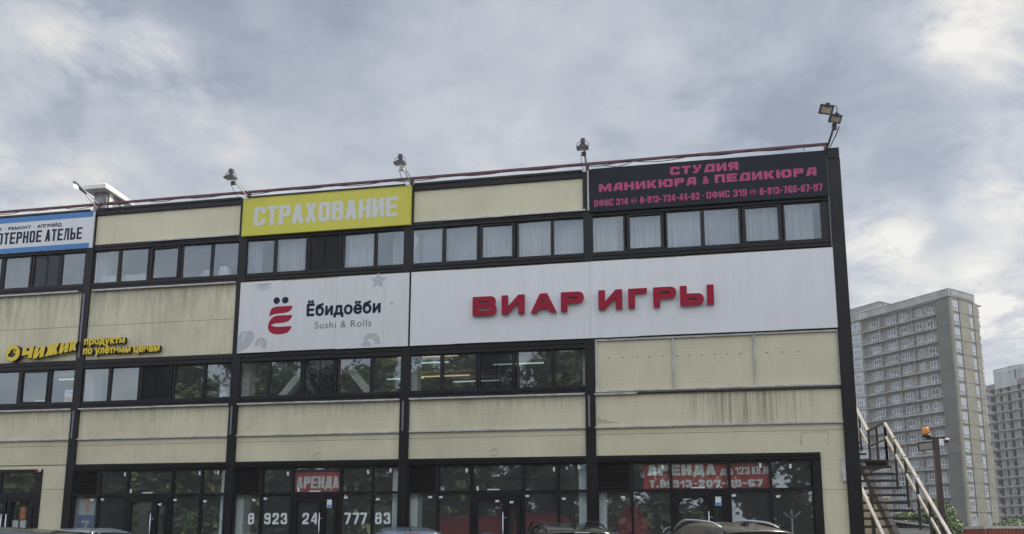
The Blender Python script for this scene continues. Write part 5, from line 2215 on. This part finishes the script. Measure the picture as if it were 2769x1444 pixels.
M_LEAFB = leaf_mat('bush_leaf', (0.075, 0.12, 0.040), (0.13, 0.19, 0.075), (0.27, 0.32, 0.16))
M_LEAFD = leaf_mat('tree_leaf', (0.03, 0.05, 0.02), (0.13, 0.18, 0.075), (0.42, 0.48, 0.22))  # palest tone stands in for sunlit leaves, spread at random
M_BARK = mat('bark', (0.06, 0.05, 0.04), .9, noise=.3, nscale=8)


def leaves(b, c, rad, nleaf, size, rnd, flat=.8):
    for _ in range(nleaf):
        d = Vector((rnd.gauss(0, 1), rnd.gauss(0, 1), rnd.gauss(0, 1))).normalized()
        p = Vector(c) + Vector((d.x * rad[0], d.y * rad[1], d.z * rad[2])) * (rnd.random() ** .4)
        a = Vector((rnd.uniform(-1, 1), rnd.uniform(-1, 1), rnd.uniform(-.7, .7))).normalized()
        u = a.cross(Vector((rnd.uniform(-1, 1), rnd.uniform(-1, 1), rnd.uniform(-1, 1)))).normalized()
        s = size * rnd.uniform(.6, 1.3)
        b.add([p - a * s, p + u * s * .5, p + a * s, p - u * s * .5], [(0, 1, 2, 3)])


def tree(name, label, cat, x, y, h, w, seed, leafm, nleaf, size, group=None):
    rnd = random.Random(seed)
    S = empty(name, (x, y, 0))
    tag(S, label, cat, group)
    b = MB()
    b.tube([(x, y, 0), (x + .05, y, h * .3), (x - .05, y + .05, h * .6)], [w * .045, w * .035, w * .02], 8)
    cl = []
    for i in range(16):
        a = rnd.uniform(0, 2 * PI)
        rr_ = w * .42 * math.sqrt(rnd.random())
        z = h * rnd.uniform(.32, .9)
        k = 1 - abs(z / h - .55) * .9
        c = Vector((x + rr_ * k * math.cos(a), y + rr_ * k * math.sin(a), z))
        cl.append((c, w * rnd.uniform(.13, .22)))
        b.tube([(x, y, h * rnd.uniform(.15, .4)), (c + Vector((x, y, z * .7))) / 2, c], [w * .014, w * .010, w * .004], 5)
    b.build('trunk', M_BARK, S)
    b = MB()
    for c, r_ in cl:
        leaves(b, c, (r_, r_, r_ * .85), nleaf // 16, size, rnd)
    b.build('crown', leafm, S)
    rehang(S)


tree('bush', 'pale green leafy bush behind the beacon post', 'bush', 31.2, 25.5, 3.3, 4.2, 21, M_LEAFB, 7000, .11)
tree('bush', 'green bush seen between the stair treads and the post', 'bush', 28.6, 24.0, 2.95, 3.2, 22, M_LEAFB, 4500, .10)
tree('bush', 'sparse pale bush topping the red container', 'bush', 36.6, 27.5, 2.75, 3.4, 23, M_LEAFB, 3000, .11)

# belt of trees across the car park, mirrored in the glass
rnd = random.Random(77)
b = MB()
bt = MB()
for i in range(30):
    x = -46 + i * 3.1 + rnd.uniform(-1, 1)
    y = -33 + rnd.uniform(-4, 3)
    h = (15.5 if x > -18.5 else (12.0 if x > -26 else 7.5)) + rnd.uniform(-1.4, 1.4)
    bt.tube([(x, y, 0), (x + rnd.uniform(-.3, .3), y, h * .35), (x + rnd.uniform(-.6, .6), y, h * .75)], [.22, .17, .06], 7)
    for q in range(34):
        z = h * (rnd.uniform(.06, .95))
        k = math.sin(PI * min(1, max(.30, (z / h - .02) / 1.02)))
        a = rnd.uniform(0, 2 * PI)
        c = Vector((x + 2.6 * k * math.cos(a) * rnd.random(), y + 2.6 * k * math.sin(a) * rnd.random(), z))
        if z > 2:
            bt.tube([(x, y, z * .6), c], [.06, .02], 4, False)
        leaves(b, c, (1.5, 1.5, 1.3), 170, .20, rnd)
        leaves(b, c, (1.2, 1.2, 1.0), 16, .6, rnd)  # oversized leaves added inside the crowns to block light
b.m(1)
s_ = len(b.v)
b.v += bt.v
b.f += [[i + s_ for i in f] for f in bt.f]
b.mi += [1] * len(bt.f)
b.sm += bt.sm
tag(b.build('tree_belt', [M_LEAFD, M_BARK]), 'belt of dark green trees across the car park, mirrored in the glass', 'trees', kind='stuff')
S = empty('low_building', (-34, -44, 0))
tag(S, 'long cream low building across the car park, mirrored in the left shop windows', 'building')
b = MB()
b.box(-60, 4, -50, -42, 0, 5.2)
b.build('wall', mat('pale_render', (0.55, 0.52, 0.44), .8, noise=.08), S)
b = MB()
b.box(-60.3, 4.3, -50.3, -41.7, 5.2, 5.45)
b.build('roof', M_ROOF, S)
for i in range(14):
    b = MB()
    b.box(-58 + i * 4.4, -56.2 + i * 4.4, -42.0, -41.95, 1.6, 3.4)
    b.build('window', M_CGLASS, S)
rehang(S)

# ------------------------------------------------------------------ unfinished towers
def brick(name, c1, c2, mo, sx=1.0):
    m = bpy.data.materials.new(name)
    m.use_nodes = True
    t = m.node_tree
    bk = nn(t, 'ShaderNodeTexBrick')
    bk.inputs['Scale'].default_value = 1.0
    bk.inputs['Color1'].default_value = (*c1, 1)
    bk.inputs['Color2'].default_value = (*c2, 1)
    bk.inputs['Mortar'].default_value = (*mo, 1)
    bk.inputs['Mortar Size'].default_value = .045
    bk.inputs['Bias'].default_value = .1
    bk.inputs['Brick Width'].default_value = .95
    bk.inputs['Row Height'].default_value = .30
    tc = nn(t, 'ShaderNodeTexCoord')
    sp = nn(t, 'ShaderNodeSeparateXYZ')
    t.links.new(tc.outputs['Object'], sp.inputs[0])
    cm = nn(t, 'ShaderNodeCombineXYZ')
    t.links.new(mth(t, 'ADD', sp.outputs[0], sp.outputs[1]), cm.inputs[0])
    t.links.new(sp.outputs[2], cm.inputs[1])
    t.links.new(cm.outputs[0], bk.inputs['Vector'])
    n = nn(t, 'ShaderNodeTexNoise')
    n.inputs['Scale'].default_value = 1.1
    n.inputs['Detail'].default_value = 8
    n.inputs['Roughness'].default_value = .7
    t.links.new(tc.outputs['Object'], n.inputs['Vector'])
    mx = nn(t, 'ShaderNodeMix', data_type='RGBA', blend_type='MULTIPLY')
    mx.inputs['Factor'].default_value = .8
    r = nn(t, 'ShaderNodeValToRGB')
    r.color_ramp.elements[0].position = .35
    r.color_ramp.elements[0].color = (.45, .45, .45, 1)
    r.color_ramp.elements[1].position = .62
    r.color_ramp.elements[1].color = (1.1, 1.1, 1.1, 1)
    t.links.new(n.outputs['Fac'], r.inputs[0])
    t.links.new(bk.outputs['Color'], mx.inputs['A'])
    t.links.new(r.outputs[0], mx.inputs['B'])
    t.links.new(mx.outputs['Result'], t.nodes['Principled BSDF'].inputs['Base Color'])
    t.nodes['Principled BSDF'].inputs['Roughness'].default_value = .9
    return m


M_BLOCK = brick('grey_block_masonry', (0.50, 0.49, 0.455), (0.38, 0.37, 0.345), (0.15, 0.147, 0.138))
M_BLOCKL = brick('pale_block_masonry', (0.50, 0.50, 0.48), (0.42, 0.42, 0.41), (0.25, 0.25, 0.24))
M_CONC = mat('raw_concrete', (0.31, 0.305, 0.285), .9, noise=.35, nscale=.5)
M_CONCD = mat('dark_primed_wall', (0.120, 0.118, 0.102), .9, noise=.25, nscale=.45)
M_CONCO = mat('olive_primed_wall', (0.25, 0.235, 0.175), .9, noise=.22, nscale=.4)
M_CONCP = mat('pale_concrete', (0.40, 0.41, 0.41), .9, noise=.3, nscale=.4)
M_TWIN = mat('tower_glass', (0.16, 0.18, 0.20), .25, spec=.6)
M_TWD = mat('tower_glass_dark', (0.025, 0.03, 0.032), .2, spec=.6)
M_UPVC = mat('white_window_frame', (0.66, 0.68, 0.70), .5)
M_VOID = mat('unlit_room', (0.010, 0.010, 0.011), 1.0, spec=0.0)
M_JOINT = mat('dark_joint', (0.045, 0.043, 0.038), .9)

T1 = empty('tower_block', (75.486, 140.601, 0), R(-49.583))
tag(T1, 'unfinished grey block tower with balcony slabs and white windows, nearest of the two', 'tower block')
FL = 2.807
Z0 = 46.28 - 16 * FL          # underside of the lowest balcony slab that counts
LX0, LX1 = -19.95, -3.1
D0 = 1.35                      # loggia depth


def tp(name, b, m, par=None):
    return b.build(name, m, par or T1)


b = MB()
b.box(-24.2, LX0, 0, 14, 0, 49.1)
tp('end_bay_wall', b, M_BLOCKL)
b = MB()
b.box(LX0 + .001, LX1 - .001, D0, 9.5, 0, 49.1)
tp('loggia_wall', b, M_BLOCK)
b = MB()
b.box(LX1, -.42, 0, .35, 0, 49.2)
tp('blank_wall', b, M_CONCD)
b = MB()
b.box(LX1, -.02, .36, 9.4, 0, 49.15)
b.box(-.419, -.02, 0.02, .359, 0, 49.15)
tp('side_wall', b, M_CONCO)
# parapet
b = MB()
b.box(-24.2, -.0, -.45, .4, 49.22, 50.70)
b.box(-.40, .12, .401, 8.4, 49.22, 50.70)
b.box(-24.2, -.45, .45, 12, 49.12, 49.215)
tp('parapet', b, M_CONC)
b = MB()
b.box(-24.2, .02, -.50, .45, 50.70, 50.78)
b.box(-.45, .17, .4505, 8.45, 50.70, 50.78)
tp('parapet_cap', b, M_CONCD)
b = MB()
for i in range(9):
    b.box(.125, .16, .9 + i * .75, 1.35 + i * .75, 49.45 + .0 * i, 49.55)
tp('formwork_bracket', b, M_JOINT)
# lift house on the roof
b = MB()
b.box(-24.2, -15.06, .0, 8.0, 50.79, 52.15)
b.m(1).box(-24.3, -14.96, -.1, 8.1, 52.15, 52.26)
tp('lift_house', b, [M_CONC, M_CONCD])
b = MB()
for i in range(12):
    b.box(-23.9 + i * .76, -23.5 + i * .76, -.03, -.001, 50.98, 51.12)
for i in range(4):
    b.box(-15.059, -15.03, .5 + i * .9, .95 + i * .9, 50.98, 51.12)
for i in range(3):
    b.box(-22.6 + i * .8, -22.1 + i * .8, -.03, -.001, 48.72, 48.86)
tp('vent_slot', b, M_UPVC)


def wframe(b, x0, x1, y, z0, z1, nl, door=None, axis='x'):
    """white frame with nl lights; mat 0 frame, 1 glass"""
    def B(a0, a1, c0, c1, e0, e1, mi):
        b.m(mi)
        if axis == 'x':
            b.box(a0, a1, y + c0, y + c1, e0, e1)
        else:
            b.box(y - c1, y - c0, a0, a1, e0, e1)
    t = .10
    B(x0, x1, -.02, .05, z1 - t, z1, 0)
    B(x0, x1, -.02, .05, z0, z0 + t, 0)
    for i in range(nl + 1):
        xx = x0 + (x1 - x0 - t) * i / nl
        B(xx, xx + t, -.02, .05, z0 + t, z1 - t, 0)
    for i in range(nl):
        a = x0 + (x1 - x0 - t) * i / nl + t
        c = x0 + (x1 - x0 - t) * (i + 1) / nl
        B(a, c, .01, .03, z0 + t, z1 - t, 1)
    if door is not None:
        a = x0 + (x1 - x0 - t) * door / nl
        c = x0 + (x1 - x0 - t) * (door + 1) / nl + t
        zl = z0 - .75
        B(a, a + t, -.02, .05, zl, z0 - .001, 0)
        B(c - t, c, -.02, .05, zl, z0 - .001, 0)
        B(a + t, c - t, -.02, .05, zl, zl + t, 0)
        B(a + t, c - t, .01, .03, zl + t, z0 - .001, 1)


random.seed(31)
for f in range(17):
    zs = Z0 + f * FL             # slab underside of this storey
    if zs > 47:
        continue
    b = MB()
    b.box(LX0 + .02, LX1 - .02, 0.0, D0 - .001, zs, zs + .24)
    tp('balcony_slab', b, M_CONC)
    if f < 17 and zs + 1 < 48:
        # low block parapet with gaps is missing: only end fins and column stubs
        for xx in (-15.86, -12.1, -8.62):
            b = MB()
            b.box(xx - .10, xx + .10, .55, D0 - .001, zs + .241, zs + FL - .001)
            tp('fin_wall', b, M_BLOCK)
        dark = f < 9
        gm = [M_UPVC, M_TWIN]
        VAR = [M_TWIN, M_TWIN, mat('tower_glass_mid', (0.09, 0.10, 0.11), .22, spec=.6), mat('tower_glass_pale', (0.26, 0.28, 0.30), .3), M_TWD]
        y = D0 - .005
        zt, zb = zs + 2.20, zs + .98
        if f > 0:
            for (x0, x1, nl, dr) in ((-18.25, -16.45, 3, 0), (-14.5, -12.55, 3, 1), (-11.65, -9.95, 3, 0), (-8.05, -6.9, 2, None), (-5.85, -4.5, 2, 1)):
                b = MB()
                wframe(b, x0, x1, y - .05, zb, zt, nl, dr)
                tp('balcony_window', b, [M_UPVC, random.choice(VAR)])
            b = MB()
            wframe(b, -21.9, -20.35, -.05, zb + .05, zt + .05, 3)
            tp('window', b, gm)
    # right-hand face
    if f > 0:
        low = f < 4
        for (y0, y1, nl) in ((.72, 2.35, 3), (6.30, 7.25, 2)):
            b = MB()
            wframe(b, y0, y1, .03, zs + .95, zs + 2.18, nl, None, 'y')
            tp('window', b, [M_UPVC, M_TWD if f < 5 else mat('tower_glass_sky', (0.30, 0.33, 0.36), .3, spec=.6)])
        b = MB()
        b.box(-.019, .0, .70, 2.62, zs + .12, zs + .93)
        tp('infill_panel', b, M_BLOCKL)
        b = MB()
        b.box(-.019, .0, 6.25, 7.62, zs + .12, zs + .93)
        tp('infill_panel', b, M_BLOCKL)
        b = MB()
        b.box(-.018, .045, .62, 2.75, zs - .06, zs + .10)
        b.box(-.018, .045, 6.2, 7.8, zs - .06, zs + .10)
        b.box(-.018, .012, 2.76, 6.19, zs + .0, zs + .04)
        b.box(-.018, .012, 7.81, 9.39, zs + .0, zs + .04)
        tp('floor_joint', b, M_JOINT)
        b = MB()
        b.box(LX1 + .01, -.43, -.012, -.0005, zs - .02, zs + .03)
        tp('floor_joint', b, M_JOINT)
        b = MB()
        b.box(-24.19, LX0 - .01, -.012, -.0005, zs + .0, zs + .10)
        tp('floor_joint', b, M_JOINT)
b = MB()
b.box(-.018, .06, 2.70, 2.82, 6, 49.1)
b.box(-.018, .05, 7.66, 7.76, 6, 49.1)
tp('riser_pipe', b, M_JOINT)
# toothed block edge at the far end
b = MB()
random.seed(4)
z = 20.0
while z < 48.5:
    d = random.uniform(.1, .75)
    b.box(-1.2, -.05, 9.4005, 9.4 + d, z, z + .3)
    z += .32
tp('toothed_edge', b, M_BLOCKL)
b = MB()
b.box(-1.3, -.03, 9.401, 10.3, 0, 20)
tp('side_wall', b, M_CONCO)
b = MB()
for z in (47.6, 46.9, 46.0, 45.1):
    b.bar((-.6, 9.2, z), (-.35, 10.15, z - .05), .1, .1)
tp('rebar_stub', b, M_JOINT)

# second tower
k2 = 279 / 235
p2 = Vector((101.624, 199.126, 0))
p2 = CAM + (p2 - CAM) * k2
T2 = empty('tower_block', (p2.x, p2.y, 0), R(26 - 90))
tag(T2, 'far unfinished tower with open floors and dark empty window openings', 'tower block')


def t2(name, b, m):
    return b.build(name, m, T2)


ZT = (40.67 - 1.3) * k2 + 1.3
b = MB()
b.box(-2, 34, 0.5, 16, 0, ZT - .8)
t2('wall', b, M_BLOCK)
b = MB()
b.box(-2, 34, .0, 16.2, ZT - .78, ZT + .9)
t2('parapet', b, mat('reddish_block', (0.20, 0.165, 0.155), .9, noise=.25, nscale=.5))
b = MB()
b.box(6.2, 14.1, .0, 9, ZT + .901, 53.3)
b.box(14.101, 15.8, .9, 9, ZT + .901, 53.3)
b.box(6.6, 14.0, -.25, -.0005, ZT - .9, ZT + .9)
t2('lift_house', b, M_CONCP)
b = MB()
for i in range(9):
    b.box(6.7 + i * .8, 7.2 + i * .8, -.03, -.0005, 52.3, 52.5)
t2('vent_slot', b, M_UPVC)
b = MB()
b.box(13.4, 13.9, -.02, -.0005, ZT + 1.2, 52.0)
t2('joint', b, M_JOINT)
b = MB()
b.box(11.4, 11.8, -.02, -.0005, 51.3, 51.7)
t2('hatch', b, M_JOINT)
fl2 = 2.80
z = 25.93
zz = []
while z > 3:
    z -= fl2
while z < ZT - 2:
    zz.append(z)
    z += fl2
random.seed(9)
for z in zz:
    b = MB()
    b.box(-2, 34, -.75, .499, z - .12, z + .12)
    t2('floor_slab', b, M_CONC)
    for (x0, x1, h0, h1) in ((4.1, 5.75, .35, 2.35), (7.45, 8.2, .45, 2.3), (9.95, 11.05, .35, 2.4), (13.45, 14.5, .35, 2.4), (17.0, 18.6, .3, 2.4), (20.6, 21.6, .35, 2.4), (24, 25.5, .3, 2.4), (28, 29.2, .3, 2.4)):
        b = MB()
        b.box(x0, x1, .44, .4995, z + h0, z + h1)  # flush slab, no recess: the dark of the room is painted on
        t2('window_opening', b, M_VOID)
    b = MB()
    b.box(4.1, 4.9, .36, .4395, z + .30, z + .85)
    t2('sill_block', b, M_BLOCKL)
    for x in (6.6, 9.2, 12.0, 16.0):
        b = MB()
        b.box(x - .15, x + .15, .25, .4994, z + .121, z + fl2 - .121)
        t2('pier', b, M_CONC)

# ------------------------------------------------------------------ hazy air
hz = bpy.data.materials.new('hazy_air')
hz.use_nodes = True
t = hz.node_tree
t.nodes.clear()
ho = nn(t, 'ShaderNodeOutputMaterial')
pv = nn(t, 'ShaderNodeVolumePrincipled')
pv.inputs['Color'].default_value = (0.90, 0.93, 0.97, 1)
pv.inputs['Density'].default_value = 0.0004
pv.inputs['Anisotropy'].default_value = 0.2
t.links.new(pv.outputs[0], ho.inputs['Volume'])
b = MB()
b.box(-420, 420, -120, 420, -1.5, 62)
tag(b.build('haze', hz), 'thin summer haze over the car park and the towers', 'haze', kind='stuff')
